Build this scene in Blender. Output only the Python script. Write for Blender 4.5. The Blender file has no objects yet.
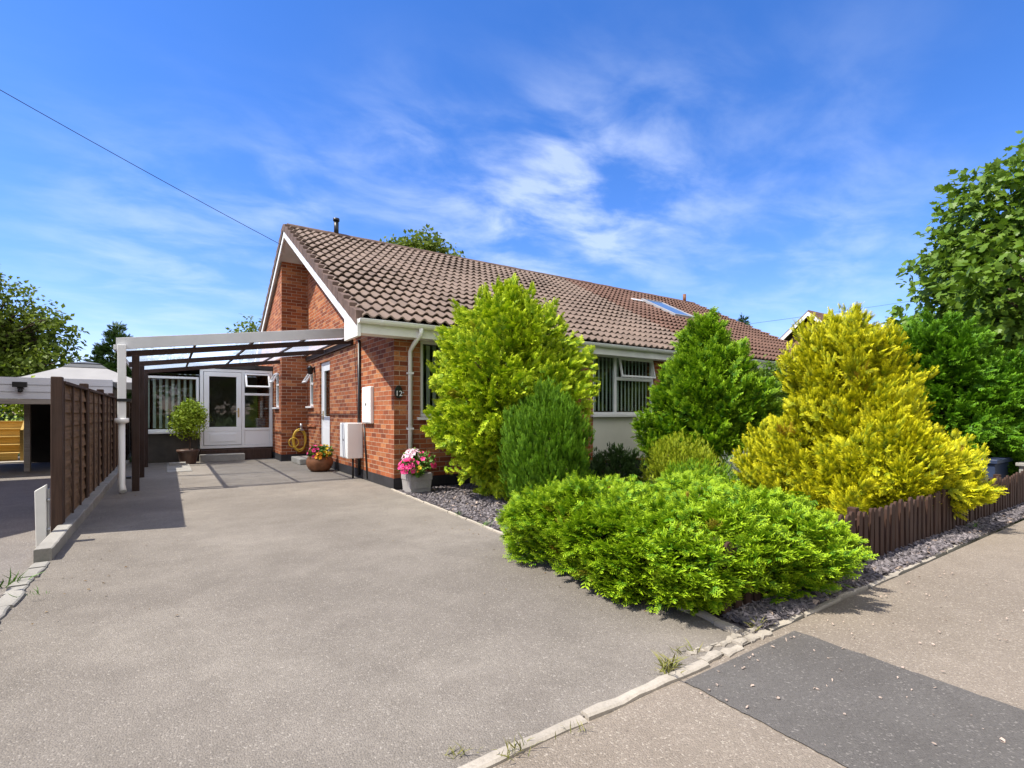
import bpy, math, random
import numpy as np
from mathutils import Vector, noise as mnoise

R = math.radians
random.seed(7)
rng = np.random.default_rng(11)
sc = bpy.context.scene
COL = sc.collection

# ------------------------------------------------------------------ camera
cam_d = bpy.data.cameras.new('camera')
cam = bpy.data.objects.new('camera', cam_d); COL.objects.link(cam)
cam.location = (0, 0, 1.15)
YAW = 0.596
cam.rotation_euler = (R(90), 0, -YAW)
cam_d.sensor_width = 36.0
cam_d.lens = 509.2 / 1024 * 36
cam_d.shift_x = -1.27 / 1024
cam_d.shift_y = 29.26 / 1024
cam_d.clip_start = 0.05
cam_d.clip_end = 4000
sc.camera = cam

# ------------------------------------------------------------------ sun and sky
SUN_EL = 56.0
SUN_AZ = math.degrees(math.atan2(-0.976, 0.22))      # clockwise from +Y
sd = Vector((math.sin(R(SUN_AZ)) * math.cos(R(SUN_EL)), math.cos(R(SUN_AZ)) * math.cos(R(SUN_EL)), math.sin(R(SUN_EL))))
sun_d = bpy.data.lights.new('sun', 'SUN')
sun_d.energy = 5.0
sun_d.angle = R(0.53)
sun_d.color = (1.0, 0.94, 0.83)
sun = bpy.data.objects.new('sun', sun_d); COL.objects.link(sun)
sun.rotation_euler = sd.to_track_quat('Z', 'Y').to_euler()

sc.view_settings.view_transform = 'Standard'
sc.view_settings.look = 'None'
sc.view_settings.exposure = 0.70
sc.view_settings.gamma = 1.0
sc.view_settings.use_curve_mapping = False

w = bpy.data.worlds.new('World'); sc.world = w
w.use_nodes = True
nt = w.node_tree; N = nt.nodes; LK = nt.links
N.clear()
def nd(t, **k):
    n = N.new(t)
    for a, b in k.items(): setattr(n, a, b)
    return n
def vmath(op, a, b=None):
    n = nd('ShaderNodeVectorMath', operation=op)
    for i, v in enumerate((a, b)):
        if v is None: continue
        if hasattr(v, 'is_linked'): LK.new(v, n.inputs[i])
        else: n.inputs[i].default_value = v
    return n
def fmath(op, a, b=None, clamp=False):
    n = nd('ShaderNodeMath', operation=op, use_clamp=clamp)
    for i, v in enumerate((a, b)):
        if v is None: continue
        if hasattr(v, 'is_linked'): LK.new(v, n.inputs[i])
        else: n.inputs[i].default_value = v
    return n.outputs[0]
sky = nd('ShaderNodeTexSky', sky_type='NISHITA')
sky.sun_disc = False
sky.sun_elevation = R(SUN_EL); sky.sun_rotation = R(SUN_AZ)
sky.air_density = 1.0; sky.dust_density = 0.25; sky.ozone_density = 3.0
hs = nd('ShaderNodeHueSaturation'); hs.inputs['Saturation'].default_value = 1.30
hs.inputs['Value'].default_value = 1.0
LK.new(sky.outputs[0], hs.inputs['Color'])
tintn = nd('ShaderNodeMix', data_type='RGBA', blend_type='MULTIPLY')
tintn.inputs[0].default_value = 1.0
LK.new(hs.outputs[0], tintn.inputs[6]); tintn.inputs[7].default_value = (1.10, 0.94, 1.20, 1)
tc = nd('ShaderNodeTexCoord')
dirv = tc.outputs['Generated']
sep = nd('ShaderNodeSeparateXYZ'); LK.new(dirv, sep.inputs[0])
zz = fmath('ADD', fmath('MAXIMUM', sep.outputs[2], 0.0), 0.12)
comb = nd('ShaderNodeCombineXYZ')
LK.new(fmath('DIVIDE', sep.outputs[0], zz), comb.inputs[0]); LK.new(fmath('DIVIDE', sep.outputs[1], zz), comb.inputs[1])
mp = nd('ShaderNodeMapping'); LK.new(comb.outputs[0], mp.inputs[0])
mp.inputs['Rotation'].default_value = (0, 0, R(38)); mp.inputs['Scale'].default_value = (1.0, 1.45, 1.0)
n1 = nd('ShaderNodeTexNoise'); LK.new(mp.outputs[0], n1.inputs['Vector'])
n1.inputs['Scale'].default_value = 2.5; n1.inputs['Detail'].default_value = 9; n1.inputs['Roughness'].default_value = 0.56; n1.inputs['Distortion'].default_value = 0.3
cr = nd('ShaderNodeMapRange', interpolation_type='SMOOTHSTEP'); LK.new(n1.outputs[0], cr.inputs[0])
cr.inputs[1].default_value = 0.34; cr.inputs[2].default_value = 0.80
# banks of cirrus: direction, angular size, weight
def pdir(u, v):
    f = 509.2; s, c = math.sin(YAW), math.cos(YAW)
    l = (u - 513.3) / f
    return Vector((s + l * c, c - l * s, (413.3 - v) / f)).normalized()
tot = None
for (u, v, sz, wt) in ((585, 205, .17, 1.15), (500, 228, .15, .95), (650, 200, .13, .6), (400, 158, .11, .75), (300, 195, .09, .5), (215, 240, .17, .5), (150, 292, .16, .4),
                       (840, 215, .15, .45), (800, 285, .2, .35), (850, 20, .10, .15), (700, 95, .09, .3), (560, 160, .08, .7), (60, 180, .12, .12)):
    dd = vmath('DISTANCE', dirv, tuple(pdir(u, v))).outputs['Value']
    g = fmath('EXPONENT', fmath('MULTIPLY', fmath('POWER', fmath('DIVIDE', dd, sz), 2.0), -1.0))
    g = fmath('MULTIPLY', g, wt)
    tot = g if tot is None else fmath('ADD', tot, g)
n2 = nd('ShaderNodeTexNoise'); LK.new(comb.outputs[0], n2.inputs['Vector'])
n2.inputs['Scale'].default_value = .8; n2.inputs['Detail'].default_value = 4
tot = fmath('ADD', tot, fmath('MULTIPLY', fmath('SUBTRACT', n2.outputs[0], .52), .06))
cm = fmath('MULTIPLY', cr.outputs[0], tot, clamp=True)
cm = fmath('MULTIPLY', cm, 0.48)
cmix = nd('ShaderNodeMix', data_type='RGBA'); LK.new(cm, cmix.inputs[0])
LK.new(tintn.outputs[2], cmix.inputs[6]); cmix.inputs[7].default_value = (5.0, 5.6, 6.6, 1)
# unseen bright cloud added behind the viewer to fill the shaded house front
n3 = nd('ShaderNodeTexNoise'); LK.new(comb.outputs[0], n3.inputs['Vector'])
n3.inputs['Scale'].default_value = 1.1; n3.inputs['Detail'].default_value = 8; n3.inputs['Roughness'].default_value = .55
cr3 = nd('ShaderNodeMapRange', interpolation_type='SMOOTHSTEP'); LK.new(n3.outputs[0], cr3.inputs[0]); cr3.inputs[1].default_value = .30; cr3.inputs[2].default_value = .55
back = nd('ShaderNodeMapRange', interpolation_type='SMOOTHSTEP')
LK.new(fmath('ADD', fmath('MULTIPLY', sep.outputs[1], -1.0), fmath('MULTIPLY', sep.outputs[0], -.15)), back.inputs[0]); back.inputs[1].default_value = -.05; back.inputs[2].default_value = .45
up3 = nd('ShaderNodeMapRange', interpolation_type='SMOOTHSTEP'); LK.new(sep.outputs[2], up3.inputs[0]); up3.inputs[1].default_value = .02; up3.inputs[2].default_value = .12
fill_cloud = fmath('MULTIPLY', fmath('MULTIPLY', cr3.outputs[0], back.outputs[0]), up3.outputs[0])
cmix3 = nd('ShaderNodeMix', data_type='RGBA'); LK.new(fmath('MULTIPLY', fill_cloud, .95), cmix3.inputs[0])
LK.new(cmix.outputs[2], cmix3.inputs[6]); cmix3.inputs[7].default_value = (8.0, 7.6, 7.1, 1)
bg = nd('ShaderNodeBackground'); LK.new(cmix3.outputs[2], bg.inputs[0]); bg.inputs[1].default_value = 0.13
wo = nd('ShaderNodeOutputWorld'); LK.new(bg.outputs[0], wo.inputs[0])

# ------------------------------------------------------------------ material helpers
class M:
    def __init__(s, name, rough=.6, spec=.5, metal=0.):
        s.m = bpy.data.materials.new(name); s.m.use_nodes = True
        s.t = s.m.node_tree; s.t.nodes.clear()
        s.out = s.n('ShaderNodeOutputMaterial'); s.b = s.n('ShaderNodeBsdfPrincipled')
        s.l(s.b.outputs[0], s.out.inputs[0])
        s.b.inputs['Roughness'].default_value = rough; s.b.inputs['Specular IOR Level'].default_value = spec; s.b.inputs['Metallic'].default_value = metal
    def n(s, t, **k):
        n = s.t.nodes.new(t)
        for a, b in k.items(): setattr(n, a, b)
        return n
    def l(s, a, b): s.t.links.new(a, b)
    def set(s, sock, v):
        if hasattr(v, 'is_linked'): s.l(v, sock)
        else: sock.default_value = (*v, 1) if isinstance(v, tuple) and len(v) == 3 and sock.type == 'RGBA' else v
    def obj(s): 
        return s.n('ShaderNodeTexCoord').outputs['Object']
    def uv(s): return s.n('ShaderNodeTexCoord').outputs['UV']
    def mapn(s, v, scale=(1, 1, 1), rot=(0, 0, 0)):
        m = s.n('ShaderNodeMapping'); s.l(v, m.inputs[0]); m.inputs['Scale'].default_value = scale; m.inputs['Rotation'].default_value = rot
        return m.outputs[0]
    def noise(s, v, scale, detail=4, rough=.55, dist=0.):
        t = s.n('ShaderNodeTexNoise'); s.l(v, t.inputs['Vector'])
        t.inputs['Scale'].default_value = scale; t.inputs['Detail'].default_value = detail; t.inputs['Roughness'].default_value = rough; t.inputs['Distortion'].default_value = dist
        return t.outputs[0]
    def vor(s, v, scale, out='Distance', feature='F1'):
        t = s.n('ShaderNodeTexVoronoi', feature=feature); s.l(v, t.inputs['Vector']); t.inputs['Scale'].default_value = scale
        return t.outputs[out]
    def rng(s, v, a, b, c=0., d=1.):
        m = s.n('ShaderNodeMapRange'); s.l(v, m.inputs[0])
        for i, x in enumerate((a, b, c, d)): m.inputs[i + 1].default_value = x
        return m.outputs[0]
    def mix(s, f, a, b, mode='MIX'):
        m = s.n('ShaderNodeMix', data_type='RGBA', blend_type=mode)
        s.set(m.inputs[0], f); s.set(m.inputs[6], a); s.set(m.inputs[7], b)
        return m.outputs[2]
    def math(s, op, a, b=None):
        m = s.n('ShaderNodeMath', operation=op); s.set(m.inputs[0], a)
        if b is not None: s.set(m.inputs[1], b)
        return m.outputs[0]
    def col(s, v): s.set(s.b.inputs['Base Color'], v)
    def bump(s, h, strength=.3, dist=.01):
        b = s.n('ShaderNodeBump'); s.l(h, b.inputs['Height']); b.inputs['Strength'].default_value = strength; b.inputs['Distance'].default_value = dist
        s.l(b.outputs[0], s.b.inputs['Normal'])

def plain(name, c, rough=.5, spec=.4, var=.12, scale=6., bump=0., metal=0.):
    m = M(name, rough, spec, metal); o = m.obj()
    nz = m.noise(o, scale, 5)
    lo = tuple(x * (1 - var) for x in c); hi = tuple(min(1, x * (1 + var)) for x in c)
    m.col(m.mix(m.rng(nz, .3, .7), lo, hi))
    if bump: m.bump(m.noise(o, scale * 12, 3), bump, .004)
    return m.m

def wood(name, c, along='z', var=.35, rough=.75, boards=None):
    m = M(name, rough, .25); o = m.obj()
    sc_ = {'x': (1.5, 28, 28), 'y': (28, 1.5, 28), 'z': (28, 28, 1.5)}[along]
    g = m.noise(m.mapn(o, sc_), 1.6, 5, .6, .3)
    b = m.noise(o, 3.1, 3)
    a = m.mix(m.rng(g, .3, .72), tuple(x * (1 - var) for x in c), tuple(x * (1 + var) for x in c))
    m.col(m.mix(m.math('MULTIPLY', m.rng(b, .45, .75), .5), a, tuple(x * .75 + .02 for x in c)))
    m.bump(g, .35, .004)
    return m.m

def brick_mat(name, c1, c2, c3, mortar, bump=.55):
    m = M(name, .82, .2); u = m.uv()
    bt = m.n('ShaderNodeTexBrick'); m.l(u, bt.inputs['Vector'])
    bt.offset = .5
    for k, v in (('Scale', 1.), ('Brick Width', .225), ('Row Height', .075), ('Mortar Size', .0055), ('Mortar Smooth', .25), ('Bias', 0.)):
        bt.inputs[k].default_value = v
    bt.inputs['Color1'].default_value = (0, 0, 0, 1); bt.inputs['Color2'].default_value = (1, 1, 1, 1); bt.inputs['Mortar'].default_value = (.5, .5, .5, 1)
    rnd = m.n('ShaderNodeSeparateColor'); m.l(bt.outputs['Color'], rnd.inputs[0])
    r0 = rnd.outputs[0]
    a = m.mix(m.rng(r0, .15, .6), c1, c2)
    a = m.mix(m.rng(r0, .68, .9), a, c3)
    nz = m.noise(u, 38, 5, .65); nb = m.noise(u, 1.1, 4)
    a = m.mix(m.rng(nz, .35, .7, 0., .55), a, tuple(x * .55 for x in c2))
    a = m.mix(m.rng(nb, .5, .75, 0., .35), a, tuple(x * 1.35 + .03 for x in c1))
    mo = m.mix(m.rng(m.noise(u, 9, 4), .35, .65), tuple(x * .7 for x in mortar), mortar)
    m.col(m.mix(bt.outputs['Fac'], a, mo))
    h = m.math('ADD', m.math('MULTIPLY', m.math('SUBTRACT', 1.0, bt.outputs['Fac']), 1.0), m.math('MULTIPLY', nz, .45))
    m.bump(h, bump, .006)
    return m.m

def asphalt(name, base, light, speck, blotch, fine=120., bumpk=.6, spk=.84):
    m = M(name, .88, .2); o = m.obj()
    b1 = m.noise(o, .55, 5, .6); b2 = m.noise(o, 3.3, 5, .65); g = m.noise(o, fine, 3, .7)
    vc = m.n('ShaderNodeTexVoronoi'); m.l(o, vc.inputs['Vector']); vc.inputs['Scale'].default_value = fine
    sepc = m.n('ShaderNodeSeparateColor'); m.l(vc.outputs['Color'], sepc.inputs[0])
    a = m.mix(m.rng(b1, .40, .62), base, light)
    a = m.mix(m.rng(b2, .42, .75, 0., .55), a, blotch)
    a = m.mix(m.rng(sepc.outputs[0], .2, .95, 0., .30), a, tuple(x * .42 for x in base))
    a = m.mix(m.rng(sepc.outputs[1], spk, 1., 0., .6), a, speck)
    a = m.mix(m.rng(g, .52, .74, 0., .5), a, tuple(x * .35 for x in base))
    m.col(a)
    h = m.math('ADD', m.math('MULTIPLY', vc.outputs['Distance'], -1.), m.math('MULTIPLY', g, .8))
    m.bump(h, bumpk, .006)
    return m.m

MAT = {}
MAT['brick'] = brick_mat('red_brick', (.40, .118, .042), (.20, .055, .026), (.52, .21, .085), (.46, .34, .24))
MAT['brick_brown'] = brick_mat('brown_brick', (.22, .10, .06), (.16, .07, .045), (.26, .13, .08), (.3, .24, .2))
MAT['drive'] = asphalt('driveway_asphalt', (.184, .163, .139), (.252, .225, .192), (.38, .345, .30), (.140, .123, .104), 150., .6, .9)
MAT['pave'] = asphalt('pavement_asphalt', (.225, .190, .152), (.275, .232, .187), (.46, .41, .34), (.182, .150, .118), 150., .6, .88)
MAT['tarmac'] = asphalt('dark_tarmac', (.112, .104, .096), (.134, .125, .115), (.28, .26, .235), (.088, .081, .074), 150., .6, .93)
MAT['ntarmac'] = asphalt('neighbour_asphalt', (.19, .17, .155), (.24, .215, .19), (.4, .38, .35), (.15, .135, .12), 150.)
MAT['road'] = asphalt('road_asphalt', (.09, .088, .085), (.12, .115, .11), (.3, .28, .26), (.075, .07, .068), 60.)
def concrete(name, c, sc=14.):
    m = M(name, .9, .2); o = m.obj()
    a = m.mix(m.rng(m.noise(o, 2.2, 5, .65), .35, .7), tuple(x * .72 for x in c), c)
    a = m.mix(m.rng(m.noise(o, 60, 3, .7), .5, .75, 0., .6), a, tuple(x * .5 for x in c))
    a = m.mix(m.rng(m.noise(o, 7, 5, .7), .6, .78, 0., .5), a, (c[0] * .55, c[1] * .6, c[2] * .45))
    m.col(a); m.bump(m.noise(o, 45, 4, .7), .6, .006)
    return m.m
MAT['kerb'] = concrete('kerb_concrete', (.43, .385, .32))
MAT['kerb_grey'] = concrete('kerb_stone', (.33, .315, .285))
MAT['plinth'] = plain('bitumen_plinth', (.028, .027, .03), .7, .3, .3, 5, .4)
MAT['upvc'] = plain('white_upvc', (.80, .80, .79), .3, .5, .03, 2.)
MAT['white'] = plain('white_paint', (.74, .73, .69), .45, .4, .12, 2.5)
MAT['fascia_w'] = plain('carport_fascia_white', (.62, .63, .64), .4, .4, .08, 2.5)
MAT['cream'] = plain('cream_panel', (.68, .67, .58), .6, .3, .05, 2., .1)
MAT['timber'] = wood('dark_brown_timber', (.040, .020, .014), 'y')
MAT['timber_z'] = wood('dark_brown_post_timber', (.036, .020, .015), 'z')
MAT['fence'] = wood('brown_fence_boards', (.165, .100, .055), 'y', .45)
MAT['fence_post'] = wood('brown_fence_post', (.062, .036, .026), 'z')
MAT['picket'] = wood('weathered_picket', (.052, .027, .018), 'z', .5)
MAT['yellow_wood'] = wood('golden_decking', (.55, .36, .10), 'x', .25)
MAT['grey_wood'] = wood('grey_timber', (.3, .27, .24), 'x', .25)
MAT['shiplap'] = plain('painted_shiplap', (.62, .64, .68), .5, .35, .07, 3.)
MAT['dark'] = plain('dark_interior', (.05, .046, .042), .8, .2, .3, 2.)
MAT['room'] = plain('room_plaster', (.30, .27, .23), .8, .2, .1, 2.)
MAT['black'] = plain('black_plastic', (.012, .012, .013), .4, .5, .2, 4.)
MAT['blind'] = plain('pale_blind_fabric', (.55, .58, .54), .8, .2, .06, 3.)
MAT['canvas'] = plain('gazebo_canvas', (.30, .295, .29), .75, .2, .06, 2.)
MAT['greycap'] = plain('grey_vent_canvas', (.10, .105, .11), .6, .3, .1, 2.)
MAT['terracotta'] = plain('brown_terracotta', (.20, .085, .04), .6, .3, .35, 9., .3)
MAT['potdark'] = plain('dark_glazed_pot', (.075, .042, .03), .45, .4, .3, 9.)
MAT['stone'] = concrete('stone_planter', (.40, .38, .37))
MAT['hose'] = plain('yellow_hose', (.62, .40, .045), .4, .4, .15, 20.)
MAT['bark'] = wood('bark', (.085, .06, .042), 'z', .4, .9)
MAT['cable'] = plain('cable', (.02, .02, .022), .6, .3, .1)
MAT['brass'] = plain('brass_handle', (.55, .42, .22), .35, .5, .1, 5., 0, .8)
MAT['soil'] = plain('soil', (.035, .025, .018), .95, .1, .4, 20., .6)
MAT['render'] = plain('dark_grey_render', (.075, .068, .06), .85, .2, .2, 4., .3)
MAT['blue'] = plain('dark_blue_plastic', (.03, .045, .09), .45, .4, .15)
MAT['number'] = plain('white_numerals', (.8, .8, .78), .5, .4, .02)
MAT['steel_paint'] = plain('grey_painted_frame', (.30, .30, .31), .5, .4, .08)
MAT['steel'] = plain('grey_metal', (.4, .4, .4), .4, .5, .1, 5., 0, .7)

def tile_mat(name, c):
    m = M(name, .78, .3); u = m.uv()
    fl = m.n('ShaderNodeVectorMath', operation='FLOOR'); m.l(u, fl.inputs[0])
    wn = m.n('ShaderNodeTexWhiteNoise', noise_dimensions='2D'); m.l(fl.outputs[0], wn.inputs['Vector'])
    a = m.mix(wn.outputs['Value'], tuple(x * .80 for x in c), tuple(x * 1.18 for x in c))
    o = m.obj()
    a = m.mix(m.rng(m.noise(o, 1.3, 5, .6), .4, .7, 0., .5), a, tuple(x * 1.15 + .012 for x in c))
    a = m.mix(m.rng(m.noise(o, 22, 4, .7), .5, .75, 0., .5), a, tuple(x * .55 for x in c))
    m.col(a); m.bump(m.noise(o, 60, 3), .25, .004)
    return m.m
MAT['tile'] = tile_mat('brown_roof_tile', (.160, .116, .090))
MAT['tile2'] = tile_mat('red_brown_roof_tile', (.125, .068, .047))
MAT['verge'] = plain('verge_tile', (.13, .088, .07), .8, .2, .3, 5., .2)

def glass_mat(name, tint=(.85, .9, .88), refl=1.0, rough=.02):
    m = M(name); m.t.nodes.remove(m.b)
    tr = m.n('ShaderNodeBsdfTransparent'); tr.inputs[0].default_value = (*tint, 1)
    gl = m.n('ShaderNodeBsdfGlossy'); gl.inputs['Roughness'].default_value = rough; gl.inputs[0].default_value = (1, 1, 1, 1)
    fr = m.n('ShaderNodeFresnel'); fr.inputs[0].default_value = 1.65
    mx = m.n('ShaderNodeMixShader'); geo = m.n('ShaderNodeNewGeometry'); m.l(m.math('MULTIPLY', m.math('MULTIPLY', fr.outputs[0], refl), m.math('SUBTRACT', 1.0, geo.outputs['Backfacing'])), mx.inputs[0])
    m.l(tr.outputs[0], mx.inputs[1]); m.l(gl.outputs[0], mx.inputs[2]); m.l(mx.outputs[0], m.out.inputs[0])
    return m.m
MAT['glass'] = glass_mat('window_glass', (.86, .9, .88), 1.1)
def poly_mat():
    m = M('clear_polycarbonate'); m.t.nodes.remove(m.b)
    o = m.obj()
    tr = m.n('ShaderNodeBsdfTransparent'); tr.inputs[0].default_value = (.97, .985, 1., 1)
    df = m.n('ShaderNodeBsdfTranslucent'); df.inputs[0].default_value = (.66, .78, .95, 1)
    gl = m.n('ShaderNodeBsdfGlossy'); gl.inputs['Roughness'].default_value = .08
    m1 = m.n('ShaderNodeMixShader'); m.l(m.rng(m.noise(o, 2.5, 4), .3, .75, .17, .27), m1.inputs[0]); m.l(tr.outputs[0], m1.inputs[1]); m.l(df.outputs[0], m1.inputs[2])
    m.l(m1.outputs[0], m.out.inputs[0])
    return m.m
MAT['poly'] = poly_mat()
def skylight_mat():
    m = M('skylight_glass', .12, .25); m.col((.07, .13, .24)); return m.m
MAT['skyglass'] = skylight_mat()

def leaf_mat(name, ca, cb, ctip, tipk=.5, trans=.12, rough=.55, brown=None, brownk=.0):
    m = M(name, rough, .25)
    at = m.n('ShaderNodeAttribute', attribute_name='leafcol')
    sp = m.n('ShaderNodeSeparateColor'); m.l(at.outputs['Color'], sp.inputs[0])
    a = m.mix(sp.outputs[0], ca, cb)
    a = m.mix(m.math('MULTIPLY', m.rng(sp.outputs[1], .25, 1.), tipk), a, ctip)
    if brown: a = m.mix(m.rng(sp.outputs[2], 1 - brownk, 1 - brownk + .01), a, brown)
    m.col(a)
    tl = m.n('ShaderNodeBsdfTranslucent'); m.l(m.mix(1., a, (1.0, 1.0, .6), 'MULTIPLY'), tl.inputs[0])
    mx = m.n('ShaderNodeMixShader'); mx.inputs[0].default_value = trans
    m.l(m.b.outputs[0], mx.inputs[1]); m.l(tl.outputs[0], mx.inputs[2]); m.l(mx.outputs[0], m.out.inputs[0])
    return m.m
MAT['thuja'] = leaf_mat('lime_conifer_leaf', (.10, .22, .004), (.25, .39, .007), (.68, .78, .03), .8, brown=(.3, .2, .03), brownk=.012)
MAT['greencon'] = leaf_mat('green_conifer_leaf', (.035, .12, .004), (.08, .21, .006), (.36, .55, .016), .72)
MAT['column'] = leaf_mat('deep_green_conifer_leaf', (.045, .13, .006), (.09, .21, .008), (.22, .40, .016), .6)
MAT['golden'] = leaf_mat('golden_conifer_leaf', (.10, .17, .003), (.33, .35, .005), (.86, .78, .014), .78, brown=(.36, .24, .02), brownk=.012)
MAT['juniper'] = leaf_mat('bright_juniper_leaf', (.04, .13, .003), (.10, .24, .005), (.42, .58, .014), .75, brown=(.30, .12, .03), brownk=.012)
MAT['yewgreen'] = leaf_mat('mid_green_conifer_leaf', (.03, .11, .004), (.065, .18, .006), (.20, .40, .012), .65)
MAT['broad'] = leaf_mat('broad_green_leaf', (.085, .17, .016), (.15, .25, .028), (.20, .27, .04), .4, .3, .42)
MAT['treefar'] = leaf_mat('garden_tree_leaf', (.085, .14, .016), (.17, .225, .03), (.18, .21, .04), .4, .36)
MAT['bushlime'] = leaf_mat('yellow_green_leaf', (.13, .20, .006), (.26, .34, .010), (.50, .54, .03), .65)
MAT['darkshrub'] = leaf_mat('dark_shrub_leaf', (.03, .07, .015), (.05, .10, .02), (.08, .13, .03), .4)
MAT['lavender'] = leaf_mat('silver_leaf', (.22, .27, .20), (.32, .36, .28), (.36, .39, .33), .4)
MAT['topiary'] = leaf_mat('topiary_leaf', (.16, .25, .012), (.26, .35, .018), (.38, .44, .03), .5)
MAT['herb'] = leaf_mat('flower_foliage', (.06, .16, .02), (.11, .22, .03), (.15, .26, .03), .4)
MAT['litter'] = leaf_mat('dry_leaf', (.10, .06, .025), (.20, .13, .05), (.22, .16, .08), .3, .05)
MAT['grass'] = leaf_mat('grass_leaf', (.14, .16, .03), (.22, .21, .06), (.35, .30, .12), .5)
def petal(name, a, b): return leaf_mat(name, a, b, b, .3, .25)
MAT['p_pink'] = petal('pink_petal', (.75, .03, .20), (.85, .10, .32))
MAT['p_white'] = petal('pale_pink_petal', (.80, .45, .62), (.85, .70, .78))
MAT['p_orange'] = petal('orange_petal', (.85, .22, .02), (.9, .50, .03))
MAT['p_red'] = petal('red_petal', (.70, .05, .03), (.82, .20, .08))
MAT['p_yellow'] = petal('yellow_petal', (.80, .55, .03), (.9, .65, .06))

def slate_mat():
    m = M('purple_slate', .75, .3); at = m.n('ShaderNodeAttribute', attribute_name='leafcol')
    sp = m.n('ShaderNodeSeparateColor'); m.l(at.outputs['Color'], sp.inputs[0])
    a = m.mix(sp.outputs[0], (.10, .092, .10), (.225, .20, .205))
    m.col(m.mix(m.rng(sp.outputs[2], .95, .96), a, (.42, .33, .27)))
    return m.m
MAT['slate'] = slate_mat()
def bed_mat():
    m = M('slate_bed', .9, .2); o = m.obj()
    v = m.vor(o, 28, 'Color'); sp = m.n('ShaderNodeSeparateColor'); m.l(v, sp.inputs[0])
    m.col(m.mix(sp.outputs[0], (.07, .062, .07), (.16, .14, .145))); m.bump(m.vor(o, 28), .8, .02)
    return m.m
MAT['bed'] = bed_mat()
def lawn_mat():
    m = M('grass_ground', .95, .1); o = m.obj()
    m.col(m.mix(m.rng(m.noise(o, .4, 6, .7), .3, .7), (.045, .085, .02), (.09, .13, .035))); m.bump(m.noise(o, 30, 4), .6, .03)
    return m.m
MAT['lawn'] = lawn_mat()

# ------------------------------------------------------------------ object helpers
ORG = {}
def tag(o, label=None, cat=None, group=None, kind=None):
    if label: o['label'] = label
    if cat: o['category'] = cat
    if group: o['group'] = group
    if kind: o['kind'] = kind
    return o
def thing(name, loc, label, cat, group=None):
    o = bpy.data.objects.new(name, None); COL.objects.link(o); o.location = loc
    o.empty_display_size = .2
    ORG[o.name] = Vector(loc)
    return tag(o, label, cat, group)
def origin_of(p):
    while p is not None:
        if p.name in ORG: return ORG[p.name]
        p = p.parent
    return Vector((0, 0, 0))

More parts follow.
